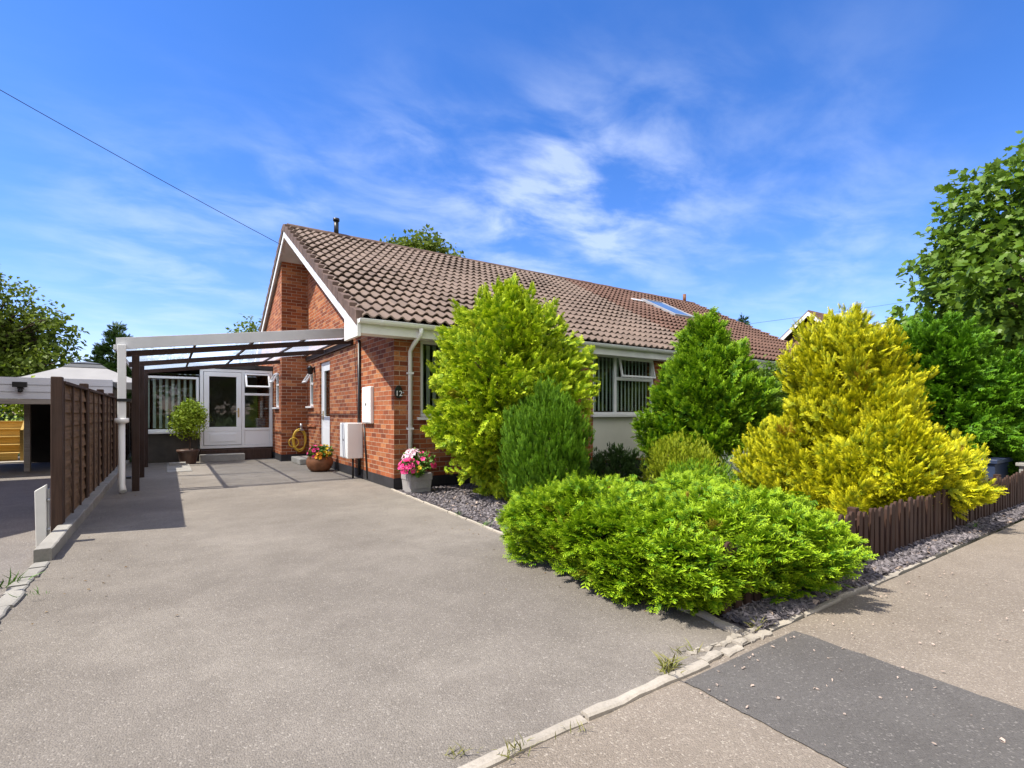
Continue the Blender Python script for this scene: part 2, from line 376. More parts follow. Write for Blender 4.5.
class MB:
    def __init__(s): s.v = []; s.f = []; s.sm = []; s.uvo = []
    def quad(s, *pts, uv=None, smooth=False):
        i = len(s.v); s.v.extend([tuple(p) for p in pts]); s.f.append(tuple(range(i, i + len(pts)))); s.sm.append(smooth); s.uvo.append(uv)
        return s
    def box(s, x0, x1, y0, y1, z0, z1):
        i = len(s.v)
        s.v.extend([(x0, y0, z0), (x1, y0, z0), (x1, y1, z0), (x0, y1, z0), (x0, y0, z1), (x1, y0, z1), (x1, y1, z1), (x0, y1, z1)])
        for q in ((0, 3, 2, 1), (4, 5, 6, 7), (0, 1, 5, 4), (1, 2, 6, 5), (2, 3, 7, 6), (3, 0, 4, 7)):
            s.f.append(tuple(i + k for k in q)); s.sm.append(False); s.uvo.append(None)
        return s
    def hexa(s, p):      # 8 points, same order as box
        i = len(s.v); s.v.extend([tuple(q) for q in p])
        for q in ((0, 3, 2, 1), (4, 5, 6, 7), (0, 1, 5, 4), (1, 2, 6, 5), (2, 3, 7, 6), (3, 0, 4, 7)):
            s.f.append(tuple(i + k for k in q)); s.sm.append(False); s.uvo.append(None)
        return s
    def beam(s, a, b, w, h):   # box beam between two points, h measured vertically below the line
        a, b = Vector(a), Vector(b); d = (b - a); e = Vector((d.x, d.y, 0)).normalized(); n = Vector((-e.y, e.x, 0)) * w / 2
        z = Vector((0, 0, h))
        return s.hexa([a - n - z, b - n - z, b + n - z, a + n - z, a - n, b - n, b + n, a + n])
    def prism(s, poly, ax, a0, a1):   # poly of 2D points extruded along axis
        def P(p, a): return (a, p[0], p[1]) if ax == 'x' else ((p[0], a, p[1]) if ax == 'y' else (p[0], p[1], a))
        n = len(poly); i = len(s.v)
        s.v.extend([P(p, a0) for p in poly]); s.v.extend([P(p, a1) for p in poly])
        s.f.append(tuple(i + k for k in range(n))[::-1]); s.f.append(tuple(i + n + k for k in range(n)))
        for k in range(n): s.f.append((i + k, i + (k + 1) % n, i + n + (k + 1) % n, i + n + k))
        s.sm.extend([False] * (n + 2)); s.uvo.extend([None] * (n + 2))
        return s
    def tube(s, pts, r, n=10, caps=True):
        pts = [Vector(p) for p in pts]; rr = r if isinstance(r, (list, tuple)) else [r] * len(pts)
        i0 = len(s.v); ref = None
        for k, p in enumerate(pts):
            t = (pts[min(k + 1, len(pts) - 1)] - pts[max(k - 1, 0)]).normalized()
            if ref is None: ref = t.orthogonal().normalized()
            u = (ref - t * ref.dot(t)).normalized(); ref = u; v = t.cross(u)
            for j in range(n):
                a = 2 * math.pi * j / n; s.v.append(tuple(p + (u * math.cos(a) + v * math.sin(a)) * rr[k]))
        for k in range(len(pts) - 1):
            for j in range(n):
                s.f.append((i0 + k * n + j, i0 + k * n + (j + 1) % n, i0 + (k + 1) * n + (j + 1) % n, i0 + (k + 1) * n + j)); s.sm.append(True); s.uvo.append(None)
        if caps:
            s.f.append(tuple(i0 + j for j in range(n))[::-1]); s.f.append(tuple(i0 + (len(pts) - 1) * n + j for j in range(n))); s.sm.extend([False] * 2); s.uvo.extend([None] * 2)
        return s
    def lathe(s, cx, cy, prof, n=28):
        i0 = len(s.v)
        for r, z in prof:
            for j in range(n):
                a = 2 * math.pi * j / n; s.v.append((cx + r * math.cos(a), cy + r * math.sin(a), z))
        for k in range(len(prof) - 1):
            for j in range(n):
                s.f.append((i0 + k * n + j, i0 + k * n + (j + 1) % n, i0 + (k + 1) * n + (j + 1) % n, i0 + (k + 1) * n + j)); s.sm.append(True); s.uvo.append(None)
        return s
    def wall(s, ax, pos, th, a0, a1, z0, z1, holes=()):   # wall with openings; ax 'x' = plane of constant x; th signed inward thickness
        A = sorted({a0, a1, *[h[0] for h in holes], *[h[1] for h in holes]}); Z = sorted({z0, z1, *[h[2] for h in holes], *[h[3] for h in holes]})
        def P(a, z, d): return (pos + d, a, z) if ax == 'x' else (a, pos + d, z)
        for i in range(len(A) - 1):
            for j in range(len(Z) - 1):
                am, zm = (A[i] + A[i + 1]) / 2, (Z[j] + Z[j + 1]) / 2
                if any(h[0] < am < h[1] and h[2] < zm < h[3] for h in holes): continue
                for d in (0, th): s.quad(P(A[i], Z[j], d), P(A[i + 1], Z[j], d), P(A[i + 1], Z[j + 1], d), P(A[i], Z[j + 1], d))
        for h in list(holes):
            c = [(h[0], h[2]), (h[1], h[2]), (h[1], h[3]), (h[0], h[3])]
            for k in range(4):
                p, q = c[k], c[(k + 1) % 4]
                s.quad(P(*p, 0), P(*q, 0), P(*q, th), P(*p, th))
        return s
    def build(s, name, mat, parent=None, bevel=0., seg=2):
        me = bpy.data.meshes.new(name); o_ = origin_of(parent)
        me.from_pydata([(x - o_.x, y - o_.y, z - o_.z) for x, y, z in s.v], [], s.f)
        me.polygons.foreach_set('use_smooth', s.sm)
        uvl = me.uv_layers.new(name='UVMap'); k = 0
        for fi, f in enumerate(s.f):
            n = me.polygons[fi].normal; ax = max(range(3), key=lambda i: abs(n[i]))
            for li, vi in enumerate(f):
                v = s.v[vi]
                if s.uvo[fi]: uvl.data[k].uv = s.uvo[fi][li]
                else: uvl.data[k].uv = (v[1], v[2]) if ax == 0 else ((v[0], v[2]) if ax == 1 else (v[0], v[1]))
                k += 1
        me.materials.append(MAT[mat])
        ob = bpy.data.objects.new(name, me); COL.objects.link(ob)
        if parent is not None: ob.parent = parent
        if bevel:
            b = ob.modifiers.new('bevel', 'BEVEL'); b.width = bevel; b.segments = seg; b.limit_method = 'ANGLE'; b.angle_limit = R(40)
        return ob
def one(mb, name, mat, label, cat, group=None, **k):
    return tag(mb.build(name, mat, None, **k), label, cat, group)
def struct(mb, name, mat, **k):
    return tag(mb.build(name, mat, None, **k), kind='structure')

# ------------------------------------------------------------------ the ground
struct(MB().quad((-600, -600, -.06), (600, -600, -.06), (600, 900, -.06), (-600, 900, -.06)), 'ground', 'lawn')
# driveway as a fine, slightly uneven sheet
def sheet(name, mat, x0, x1, y0, y1, z, nx, ny, amp, edge=None):
    mb = MB()
    vs = [[(x0 + ((edge(y0 + (y1 - y0) * j / ny) if edge else x1) - x0) * i / nx, y0 + (y1 - y0) * j / ny) for i in range(nx + 1)] for j in range(ny + 1)]
    for j in range(ny + 1):
        for i in range(nx + 1):
            x, y = vs[j][i]; mb.v.append((x, y, z + amp * mnoise.noise(Vector((x * .8, y * .8, 3)))))
    for j in range(ny):
        for i in range(nx):
            a = j * (nx + 1) + i; mb.f.append((a, a + 1, a + nx + 2, a + nx + 1)); mb.sm.append(True); mb.uvo.append(None)
    return struct(mb, name, mat)
sheet('driveway', 'drive', -.78, 2.53, 1.45, 15.0, 0., 40, 160, .006, lambda y: 2.826 if y > 7.36 else 2.545 + max(0, y - 1.95) / 5.43 * .255)
sheet('pavement', 'pave', -30, 60, -1.35, 1.46, -.008, 120, 6, .003)
struct(MB().box(-30, 60, -1.47, -1.35, -.2, -.004), 'kerb', 'kerb_grey', bevel=.015)
struct(MB().quad((-60, -8, -.05), (90, -8, -.05), (90, -1.47, -.05), (-60, -1.47, -.05)), 'road', 'road')
mb = MB(); rr = random.Random(9); prev = None
for k in range(111):
    y = -1.349 + 2.755 * k / 110; t = k / 110
    a = (1.80 + .04 * t + .006 * mnoise.noise(Vector((y * 9, 0, 0))) + rr.uniform(-.004, .004), y + (rr.uniform(-.01, .01) if k == 110 else 0), -.003)
    b = (2.76 - .01 * t + .008 * mnoise.noise(Vector((y * 8, 7, 0))) + rr.uniform(-.004, .004), y + (rr.uniform(-.01, .01) if k == 110 else 0), -.003)
    if prev: mb.quad(prev[0], prev[1], b, a)
    prev = (a, b)
struct(mb, 'tarmac_patch', 'tarmac')
struct(MB().quad((-6.5, 1.46, -.02), (-.86, 1.46, -.02), (-.86, 19.0, -.02), (-6.5, 19.0, -.02)), 'neighbour_driveway', 'ntarmac')
struct(MB().quad((2.50, 1.50, -.014), (12, 1.50, -.014), (12, 7.6, -.014), (2.50, 7.6, -.014)), 'garden_bed', 'bed')
# paving slabs in front of the porch are edged flags
mb = MB()
for i, (x, y) in enumerate(((-.02, 13.6), (-.02, 13.05), (-.02, 12.5), (-.02, 11.95))):
    mb.box(x, x + .42, y, y + .52, -.03, .012)
struct(mb, 'paving_slab', 'kerb_grey', bevel=.008)
# property-line edging: worn concrete lengths of uneven size along the back of the pavement
def rough_strip(name, mat, p0, p1, w, z0, z1, n, jit, rs):
    r_ = random.Random(rs); mb = MB(); p0, p1 = Vector(p0), Vector(p1); d = (p1 - p0); L = d.length; e = d.normalized(); nn = Vector((-e.y, e.x, 0))
    cuts = [0.]
    while cuts[-1] < L: cuts.append(cuts[-1] + (L / n) * r_.uniform(.7, 1.3))
    cuts[-1] = L
    for a, b in zip(cuts[:-1], cuts[1:]):
        if b - a < .05: continue
        m_ = max(3, int((b - a) / .09)); off = r_.uniform(-jit, jit); zt = z1 + r_.uniform(-.003, .003)
        ring = []
        for k in range(m_ + 1):
            t = a + .006 + (b - a - .012) * k / m_
            q = p0 + e * t
            lo = q + nn * (off + r_.uniform(-jit, jit) * .7); hi = q + nn * (w + off + r_.uniform(-jit, jit) * .7)
            zz = zt + r_.uniform(-.004, .004)
            ring.append([(lo.x, lo.y, z0), (lo.x, lo.y, zz - .006), (lo.x + nn.x * .01, lo.y + nn.y * .01, zz), (hi.x - nn.x * .01, hi.y - nn.y * .01, zz), (hi.x, hi.y, zz - .006), (hi.x, hi.y, z0)])
        i0 = len(mb.v)
        for g in ring: mb.v.extend(g)
        for k in range(m_):
            for j in range(5):
                mb.f.append((i0 + k * 6 + j, i0 + (k + 1) * 6 + j, i0 + (k + 1) * 6 + j + 1, i0 + k * 6 + j + 1)); mb.sm.append(False); mb.uvo.append(None)
        mb.f.append(tuple(i0 + j for j in range(6))); mb.f.append(tuple(i0 + m_ * 6 + j for j in range(6))); mb.sm.extend([False] * 2); mb.uvo.extend([None] * 2)
    return struct(mb, name, mat)
rough_strip('edging_kerb', 'kerb', (-3, 1.425, 0), (2.05, 1.425, 0), .052, -.1, .007, 7, .007, 1)
rough_strip('edging_kerb', 'kerb', (2.05, 1.435, 0), (2.62, 1.44, 0), .05, -.1, .008, 5, .014, 2)
rough_strip('edging_kerb', 'kerb', (2.05, 1.515, 0), (2.66, 1.51, 0), .03, -.1, .010, 6, .018, 12)
rough_strip('edging_kerb', 'kerb', (2.66, 1.46, 0), (9.6, 1.56, 0), .045, -.1, .000, 16, .014, 3)
rough_strip('edging_kerb', 'kerb', (2.50, 1.52, 0), (2.55, 1.95, 0), .055, -.1, .024, 3, .010, 5)
rough_strip('edging_kerb', 'kerb', (2.545, 1.95, 0), (2.80, 7.38, 0), .03, -.1, .022, 8, .004, 6)
rough_strip('edging_kerb', 'kerb_grey', (-.76, 1.5, 0), (-.76, 5.25, 0), .10, -.1, .014, 16, .010, 7)
rough_strip('edging_kerb', 'kerb_grey', (-.75, 5.32, 0), (-.72, 14.4, 0), .11, -.1, .10, 10, .003, 8)

# ------------------------------------------------------------------ the bungalow
XW, YF = 2.84, 7.41                   # side wall plane, front wall plane
XV, YE, ZE, YR, ZR = 2.17, 7.06, 2.486, 12.454, 5.386   # verge, eave line, ridge
SL = (ZR - ZE) / (YR - YE)
XB, XE = 10.2, 16.9                   # where the two semis meet, far verge
YBK = 2 * YR - YE
def zroof(y): return ZE + (y - YE) * SL if y < YR else ZR - (y - YR) * SL

house = thing('bungalow', (XW, YF, 0), 'red brick bungalow with brown tiled roof, numbered 12, beside the driveway', 'house')
PXL = 2.25; PY0 = 13.2
# openings
W1 = (3.27, 5.15, 1.09, 2.30); W2 = (6.92, 8.72, .21, 2.34)
DO = (11.12, 11.98, .10, 2.28); SW = (12.60, 13.06, 1.32, 2.12)
wb = MB()
wb.wall('y', YF, .25, XW, XB, .16, 2.42, [W1, W2])
wb.wall('x', XW, .25, YF, PY0 + .3, .16, 2.42, [DO, SW])
wb.wall('y', YBK - .35, -.25, PXL, XB, 0, 2.42)
def gable(mb, x, th, y0, y1):
    ys = [y0] + ([YR] if y0 < YR < y1 else []) + [y1]
    top = [(y, zroof(y) - .17) for y in ys]
    base = [(y1, 2.42), (y0, 2.42)]
    for d in (0, th): mb.quad(*[(x + d, y, z) for y, z in top + base])
gable(wb, XW, .25, YF, PY0 + .3)
wall_o = wb.build('wall', 'brick', house)
pj_ = MB()
pj_.quad((PXL, PY0, .16), (XW, PY0, .16), (XW, PY0, zroof(PY0) - .17), (PXL, PY0, zroof(PY0) - .17))
pj_.wall('x', PXL, .25, PY0, YBK - .35, .16, 2.42, [(13.55, 14.1, 1.3, 2.15)])
ys = (PY0, YBK - .35)
pj_.quad((PXL, ys[0], 2.42), (PXL, ys[1], 2.42), (PXL, ys[1], zroof(ys[1]) - .17), (PXL, ys[0], zroof(ys[0]) - .17))
pj_.build('wall_projection', 'brick', house)
pl = MB(); pl.box(XW - .012, XB, YF - .012, YF + .2, 0, .158); pl.box(XW - .012, XW + .2, YF + .2, PY0 - .02, 0, .158); pl.box(PXL - .012, XW - .02, PY0 - .012, PY0 + .2, 0, .158); pl.box(PXL - .012, PXL + .15, PY0 + .2, YBK - .5, 0, .158)
pl.build('plinth', 'plinth', house)
# rooms behind the glass
rm = MB()
rm.quad((XW + .26, 11.0, .1), (XB - .05, 11.0, .1), (XB - .05, 11.0, 2.4), (XW + .26, 11.0, 2.4))
rm.quad((XW + .26, YF + .26, .1), (XB - .05, YF + .26, .1), (XB - .05, YBK - .7, .1), (XW + .26, YBK - .7, .1))
rm.quad((XW + .26, YF + .26, 2.4), (XB - .05, YF + .26, 2.4), (XB - .05, YBK - .7, 2.4), (XW + .26, YBK - .7, 2.4))
rm.quad((5.6, YF + .26, .1), (5.6, 11.0, .1), (5.6, 11.0, 2.4), (5.6, YF + .26, 2.4))
rm.quad((4.4, 11.0, .1), (4.4, YBK - .7, .1), (4.4, YBK - .7, 2.4), (4.4, 11.0, 2.4))
rm.build('room_wall', 'room', house)

# windows -----------------------------------------------------------
def frame_rect(mb, ax, pos, d0, d1, a0, a1, z0, z1, w):   # rectangular ring frame between depths
    def B(aa, ab, za, zb):
        if ax == 'y': mb.box(aa, ab, pos + d0, pos + d1, za, zb)
        else: mb.box(pos + d0, pos + d1, aa, ab, za, zb)
    B(a0, a1, z0, z0 + w); B(a0, a1, z1 - w, z1); B(a0, a0 + w, z0 + w, z1 - w); B(a1 - w, a1, z0 + w, z1 - w)
def window(parent, ax, pos, a0, a1, z0, z1, splits=(), transom={}, name='window', sill=True, sgn=1, blinds=None, w=.055):
    # splits: mullion positions; transom {light index: z}
    fm = MB(); D0, D1 = (.03 * sgn, .10 * sgn); D0, D1 = min(D0, D1), max(D0, D1)
    frame_rect(fm, ax, pos, D0, D1, a0, a1, z0, z1, w)
    ed = [a0] + list(splits) + [a1]
    def B(mb, aa, ab, da, db, za, zb):
        da, db = min(da, db), max(da, db)
        if ax == 'y': mb.box(aa, ab, pos + da, pos + db, za, zb)
        else: mb.box(pos + da, pos + db, aa, ab, za, zb)
    for s_ in splits: B(fm, s_ - w * .6, s_ + w * .6, .034 * sgn, .096 * sgn, z0 + w, z1 - w)
    for k, zt in transom.items(): B(fm, ed[k] + w * .62, ed[k + 1] - w * .62, .032 * sgn, .094 * sgn, zt - w * .6, zt + w * .6)
    fo = fm.build(name, 'upvc', parent, bevel=.006)
    pn = MB(); B(pn, a0 + w * .8, a1 - w * .8, .06 * sgn, .066 * sgn, z0 + w * .8, z1 - w * .8)
    pn.build('pane', 'glass', fo)
    if sill:
        sm_ = MB(); B(sm_, a0 - .06, a1 + .06, -.07 * sgn, .10 * sgn, z0 - .045, z0 - .002); sm_.build('sill', 'upvc', fo, bevel=.006)
    if blinds:
        bm_ = MB(); b0, b1, zb0, zb1, st, ang = blinds
        a = b0
        while a < b1:
            h = .042
            for_ = (math.cos(ang) * h, math.sin(ang) * h)
            p = [(a - for_[0], .145 - for_[1]), (a + for_[0], .145 + for_[1])]
            if ax == 'y': bm_.quad((p[0][0], pos + p[0][1] * sgn, zb0), (p[1][0], pos + p[1][1] * sgn, zb0), (p[1][0], pos + p[1][1] * sgn, zb1), (p[0][0], pos + p[0][1] * sgn, zb1))
            else: bm_.quad((pos + p[0][1] * sgn, p[0][0], zb0), (pos + p[1][1] * sgn, p[1][0], zb0), (pos + p[1][1] * sgn, p[1][0], zb1), (pos + p[0][1] * sgn, p[0][0], zb1))
            a += st
        bm_.build('vertical_blind', 'blind', fo)
    return fo
window(house, 'y', YF, *W1, splits=(4.2,), transom={1: 1.86}, blinds=(3.36, 5.08, 1.17, 2.24, .108, R(20)))  # blinds added in this window in place of a pale sky reflection
wo2 = window(house, 'y', YF, W2[0], W2[1], 1.12, W2[3], splits=(7.58,), transom={1: 1.86}, blinds=(7.0, 8.66, 1.2, 2.28, .108, R(24)))
cp = MB(); cp.box(W2[0], W2[1], YF + .02, YF + .12, W2[2], 1.07); cp.build('cream_panel', 'cream', house)
# open top light sash on window two
sh = MB()
def tilted_sash(mb, ax, pos, a0, a1, zt, h, ang, sgn, w=.04, t=.035):
    for (aa, ab, s0, s1) in ((a0, a1, 0, w), (a0, a1, h - w, h), (a0, a0 + w, w, h - w), (a1 - w, a1, w, h - w)):
        pts = []
        for tt in (0, t):
            for s_ in (s1, s0):
                for a in (aa, ab):
                    d = -sgn * (math.sin(ang) * s_ + math.cos(ang) * tt); z = zt - math.cos(ang) * s_ + math.sin(ang) * tt
                    pts.append((a, d, z))
        def P(a, d, z): return (a, pos + d, z) if ax == 'y' else (pos + d, a, z)
        q = [P(*p) for p in pts]   # order: t0 s1 a0,a1 ; t0 s0 a0,a1 ; t1 ...
        mb.hexa([q[0], q[1], q[5], q[4], q[2], q[3], q[7], q[6]])
tilted_sash(sh, 'y', YF + .02, 7.64, 8.66, 2.28, .40, R(12), 1)
sh.build('opening_sash', 'upvc', wo2, bevel=.004)
sw = window(house, 'x', XW, SW[0], SW[1], SW[2], SW[3], transom={0: 1.86}, w=.045)
sh = MB(); tilted_sash(sh, 'x', XW + .0, SW[0] + .04, SW[1] - .04, SW[3] - .02, .27, R(32), 1); sh.build('opening_sash', 'upvc', sw, bevel=.004)
pw = window(house, 'x', PXL, 13.55, 14.1, 1.3, 2.15, transom={0: 1.86}, w=.04)
sh = MB(); tilted_sash(sh, 'x', PXL, 13.59, 14.06, 2.13, .25, R(28), 1); sh.build('opening_sash', 'upvc', pw, bevel=.004)

# side door ---------------------------------------------------------
dm = MB(); frame_rect(dm, 'x', XW, .04, .11, DO[0], DO[1], DO[2], DO[3], .06)
dfr = dm.build('door_frame', 'upvc', house, bevel=.005)
dm = MB(); a0, a1, z0, z1 = DO[0] + .065, DO[1] - .065, DO[2] + .065, DO[3] - .065
dm.box(XW + .05, XW + .10, a0, a1, z0, .95); frame_rect(dm, 'x', XW, .05, .10, a0, a1, .952, z1, .13)
dm.box(XW + .042, XW + .05, a0 + .12, a1 - .12, z0 + .12, .83)
ddo = dm.build('door', 'upvc', house, bevel=.004)
MB().box(XW + .07, XW + .076, a0 + .12, a1 - .12, 1.07, z1 - .12).build('pane', 'glass', ddo)
hm = MB(); hm.box(XW + .035, XW + .05, a1 - .085, a1 - .05, 1.0, 1.2); hm.tube([(XW + .03, a1 - .067, 1.12), (XW - .01, a1 - .067, 1.12), (XW - .01, a1 - .18, 1.12)], .009, 8); hm.build('handle', 'brass', ddo)
MB().box(XW - .05, XW + .1, DO[0] - .05, DO[1] + .05, .03, .10).build('threshold', 'kerb_grey', house, bevel=.008)
MB().box(XW - .035, XW + .02, 12.30, 13.05, .83, .87).build('ledge', 'brick', house)

# roof --------------------------------------------------------------
def tiled_slope(x0, x1, y0, z0, y1, z1, period=.172, gauge=.345, spp=9, sgn=1, seed=3):
    r_ = random.Random(seed)
    L = math.hypot(y1 - y0, z1 - z0); ey, ez = (y1 - y0) / L, (z1 - z0) / L; ny, nz = -ez * (1 if ey > 0 else -1), abs(ey)
    nx = int((x1 - x0) / period * spp); nc = int(L / gauge + .999)
    xs = np.linspace(x0, x1, nx + 1); ph = (xs / period) % 1.0
    prof = np.where(ph < .55, np.sin(ph / .55 * math.pi) ** .8, 0) * .036 - np.where(ph >= .55, np.sin((ph - .55) / .45 * math.pi), 0) * .010
    rows = []
    tid = np.floor(xs / (period * 2)).astype(int)
    for c in range(nc):
        s0 = c * gauge; s1 = min(L, (c + 1) * gauge)
        jit = np.array([random.Random(seed * 1000 + c * 300 + int(t)).uniform(-.004, .004) for t in tid])
        top = (s1 + .05) if c < nc - 1 else L
        jit = jit + .007 * np.sin(xs * .9 + c * .35 + seed) + .005 * np.sin(xs * 2.3 - c * .8)
        for (s_, hh, uvv) in ((s0 + .05, prof * .9 + .026 + jit, c + .03), (s0 - .022, prof + .030 + jit, c + .01), (s0 - .022, prof + .052 + jit, c + .02), (top, prof * .9 + .002, c + .98)):
            rows.append((np.stack([xs, y0 + ey * s_ + ny * hh, z0 + ez * s_ + nz * hh], 1), uvv))
    V = np.concatenate([r[0] for r in rows]); n = nx + 1
    F = []; UV = []
    me = bpy.data.meshes.new('roof')
    nr = len(rows)
    ii, jj = np.meshgrid(np.arange(nx), np.arange(nr - 1)); a = (jj * n + ii).ravel()
    F = np.stack([a, a + 1, a + n + 1, a + n], 1)
    return V, F, xs, [r[1] for r in rows], n, period
def mesh_np(name, V, F, mat, parent, uv=None, smooth=True, colattr=None):
    o_ = origin_of(parent) if parent is not None else Vector((0, 0, 0))
    me = bpy.data.meshes.new(name); V = np.asarray(V, np.float32) - np.array(o_, np.float32)
    k = F.shape[1]
    me.vertices.add(len(V)); me.vertices.foreach_set('co', V.ravel())
    me.loops.add(F.size); me.loops.foreach_set('vertex_index', F.astype(np.int32).ravel())
    me.polygons.add(len(F)); me.polygons.foreach_set('loop_start', np.arange(0, F.size, k, dtype=np.int32)); 
    me.polygons.foreach_set('use_smooth', np.full(len(F), smooth))
    if uv is not None:
        l = me.uv_layers.new(name='UVMap'); l.data.foreach_set('uv', np.asarray(uv, np.float32)[F.ravel()].ravel())
    if colattr is not None:
        at = me.color_attributes.new('leafcol', 'FLOAT_COLOR', 'POINT'); at.data.foreach_set('color', np.asarray(colattr, np.float32).ravel())
    me.update(calc_edges=True); me.validate()
    me.materials.append(MAT[mat])
    ob = bpy.data.objects.new(name, me); COL.objects.link(ob)
    if parent is not None: ob.parent = parent
    return ob
def make_roof(parent, x0, x1, mat, seed):
    V, F, xs, uvv, n, per = tiled_slope(x0, x1, YE - .03, ZE - .005, YR, ZR, seed=seed)
    uv = np.stack([np.tile(xs / (per * 2) + .5, len(uvv)), np.repeat(np.array(uvv), n)], 1)
    ro = mesh_np('roof', V, F, mat, parent, uv)
    es = ro.modifiers.new('edges', 'EDGE_SPLIT'); es.split_angle = R(50)
    bk = MB(); bk.hexa([(x0, YR, ZR - .06), (x1, YR, ZR - .06), (x1, YBK, ZE - .06), (x0, YBK, ZE - .06), (x0, YR, ZR + .02), (x1, YR, ZR + .02), (x1, YBK, ZE + .02), (x0, YBK, ZE + .02)])
    bk.build('rear_roof', mat, ro)
    un = MB(); un.hexa([(x0, YE + .02, ZE - .06), (x1, YE + .02, ZE - .06), (x1, YR, ZR - .06), (x0, YR, ZR - .06), (x0, YE + .02, ZE - .03), (x1, YE + .02, ZE - .03), (x1, YR, ZR - .03), (x0, YR, ZR - .03)])
    un.build('roof_underlay', 'dark', ro)
    rd = MB(); x = x0
    while x < x1 - .05:
        xe = min(x + .45, x1); zo = random.uniform(0, .008)
        pts = [(YR + .13 * math.sin(a), ZR - .045 + zo + .115 * math.cos(a)) for a in np.linspace(-1.45, 1.45, 9)]
        rd.prism(pts, 'x', x + .004, xe - .004); x += .45
    rd.build('ridge_tile', 'verge' if mat == 'tile' else 'tile2', ro)
    return ro
roof = make_roof(house, XV + .06, XB, 'tile', 3)
# verge caps: one unit per course
vg = MB(); gauge = .345; L = math.hypot(YR - YE, ZR - ZE); ey, ez = (YR - YE) / L, (ZR - ZE) / L
nv = int(L / gauge + .999)
for sgn in (1, -1):
    for k in range(nv):
        s0 = k * gauge - .02; s1 = min(L, s0 + gauge + .03)
        def P(s_, h): 
            y = YE + ey * s_; z = ZE + ez * s_ + h
            return (y if sgn == 1 else 2 * YR - y, z)
        h0, h1 = .105, .042
        a, b, c, d = P(s0, h0), P(s1, h1), P(s1, h1 - .14), P(s0, h0 - .215)
        p8 = [(XV - .02, *d), (XV + .09, d[0], d[1] + .1), (XV + .09, c[0], c[1] + .1), (XV - .02, *c), (XV - .02, *a), (XV + .09, *a), (XV + .09, *b), (XV - .02, *b)]
        vg.hexa(p8)
vg.build('verge_tile', 'verge', roof, bevel=.006)
# vent on the ridge
vt = MB(); vt.tube([(3.32, YR - .05, ZR), (3.32, YR - .05, ZR + .34)], .055, 12); vt.tube([(3.32, YR - .05, ZR + .34), (3.32, YR - .05, ZR + .40)], .075, 12)
vt.build('vent_pipe', 'black', house)
# bargeboards and verge soffit
bb = MB()
for sgn in (1, -1):
    m_ = lambda y: y if sgn == 1 else 2 * YR - y
    y0, y1 = YE + .0, YR
    bb.hexa([(XV, m_(y0), ZE - .27), (XV + .03, m_(y0), ZE - .27), (XV + .03, m_(y1), ZR - .25), (XV, m_(y1), ZR - .25),
             (XV, m_(y0), ZE - .07), (XV + .03, m_(y0), ZE - .07), (XV + .03, m_(y1), ZR - .07), (XV, m_(y1), ZR - .07)])
bb.build('bargeboard', 'white', house)
so = MB()
for sgn, xe in ((1, XW - .002), (-1, XW - .002)):
    m_ = lambda y: y if sgn == 1 else 2 * YR - y
    y0 = YE + .05; zo = -.20
    so.hexa([(XV + .032, m_(y0), ZE + .05 * SL + zo), (xe, m_(y0), ZE + .05 * SL + zo), (xe, m_(YR), ZR + zo), (XV + .032, m_(YR), ZR + zo),
             (XV + .032, m_(y0), ZE + .05 * SL + zo + .02), (xe, m_(y0), ZE + .05 * SL + zo + .02), (xe, m_(YR), ZR + zo + .02), (XV + .032, m_(YR), ZR + zo + .02)])
so.build('verge_soffit', 'white', house)
# eaves box, fascia, gutter
ez_ = MB(); ez_.prism([(YE - .03, ZE - .03), (YE - .03, 2.22), (YF + .25, 2.22), (YF + .25, ZE + .1)], 'x', XV - .005, XV + .045)
ez_.build('eaves_end_cap', 'white', house, bevel=.004)
MB().box(XV + .048, XB, YE + .0, YE + .025, 2.27, 2.475).build('fascia', 'white', house)
MB().box(XV + .048, XB, YE + .027, YF - .002, 2.285, 2.30).build('soffit', 'white', house)
def gutter(parent, x0, x1, y, z, r=.058):
    g = MB(); n = 9; a = np.linspace(math.pi, 2 * math.pi, n)
    for (ra, fl) in ((r, 1), (r - .006, -1)):
        i0 = len(g.v)
        for x in (x0, x1):
            for t in a: g.v.append((x, y + ra * math.cos(t), z + ra * math.sin(t)))
        for j in range(n - 1): g.f.append((i0 + j, i0 + j + 1, i0 + n + j + 1, i0 + n + j)); g.sm.append(True); g.uvo.append(None)
    for x in (x0, x1): g.prism([(y + r * math.cos(t), z + r * math.sin(t)) for t in a], 'x', x - .004, x + .004)
    g.box(x0, x1, y - r - .004, y - r + .006, z - .008, z + .004)
    k = []; x = x0 + .3
    while x < x1:
        k.append(MB().prism([(y + (r + .006) * math.cos(t), z + (r + .006) * math.sin(t)) for t in a] + [(y + (r) * math.cos(t), z + r * math.sin(t)) for t in a[::-1]], 'x', x, x + .03)); x += .9
    go = g.build('gutter', 'upvc', parent); [b.build('gutter_bracket', 'upvc', go) for b in k]
gutter(house, XV + .01, XB, YE - .064, 2.455)
dp = MB(); dp.tube([(3.10, YE - .064, 2.42), (3.10, YE - .064, 2.33), (3.08, YF - .16, 2.18), (3.08, YF - .05, 2.10), (3.08, YF - .05, .10)], .034, 12)
for z in (1.75, .9): dp.box(3.035, 3.125, YF - .086, YF - .001, z, z + .03)
dp.tube([(3.08, YF - .05, .12), (3.08, YF - .09, .06)], .036, 10)
dp.build('downpipe', 'upvc', house)
# black service pipes on the side wall
bp = MB(); bp.tube([(XW - .03, 9.02, 2.45), (XW - .03, 9.02, .05)], .026, 8); bp.build('drain_pipe', 'black', house)
bp = MB(); bp.tube([(XW - .02, 8.78, .96), (XW - .02, 8.72, .6), (XW - .02, 8.6, .03)], .014, 8); bp.build('cable_pipe', 'black', house)

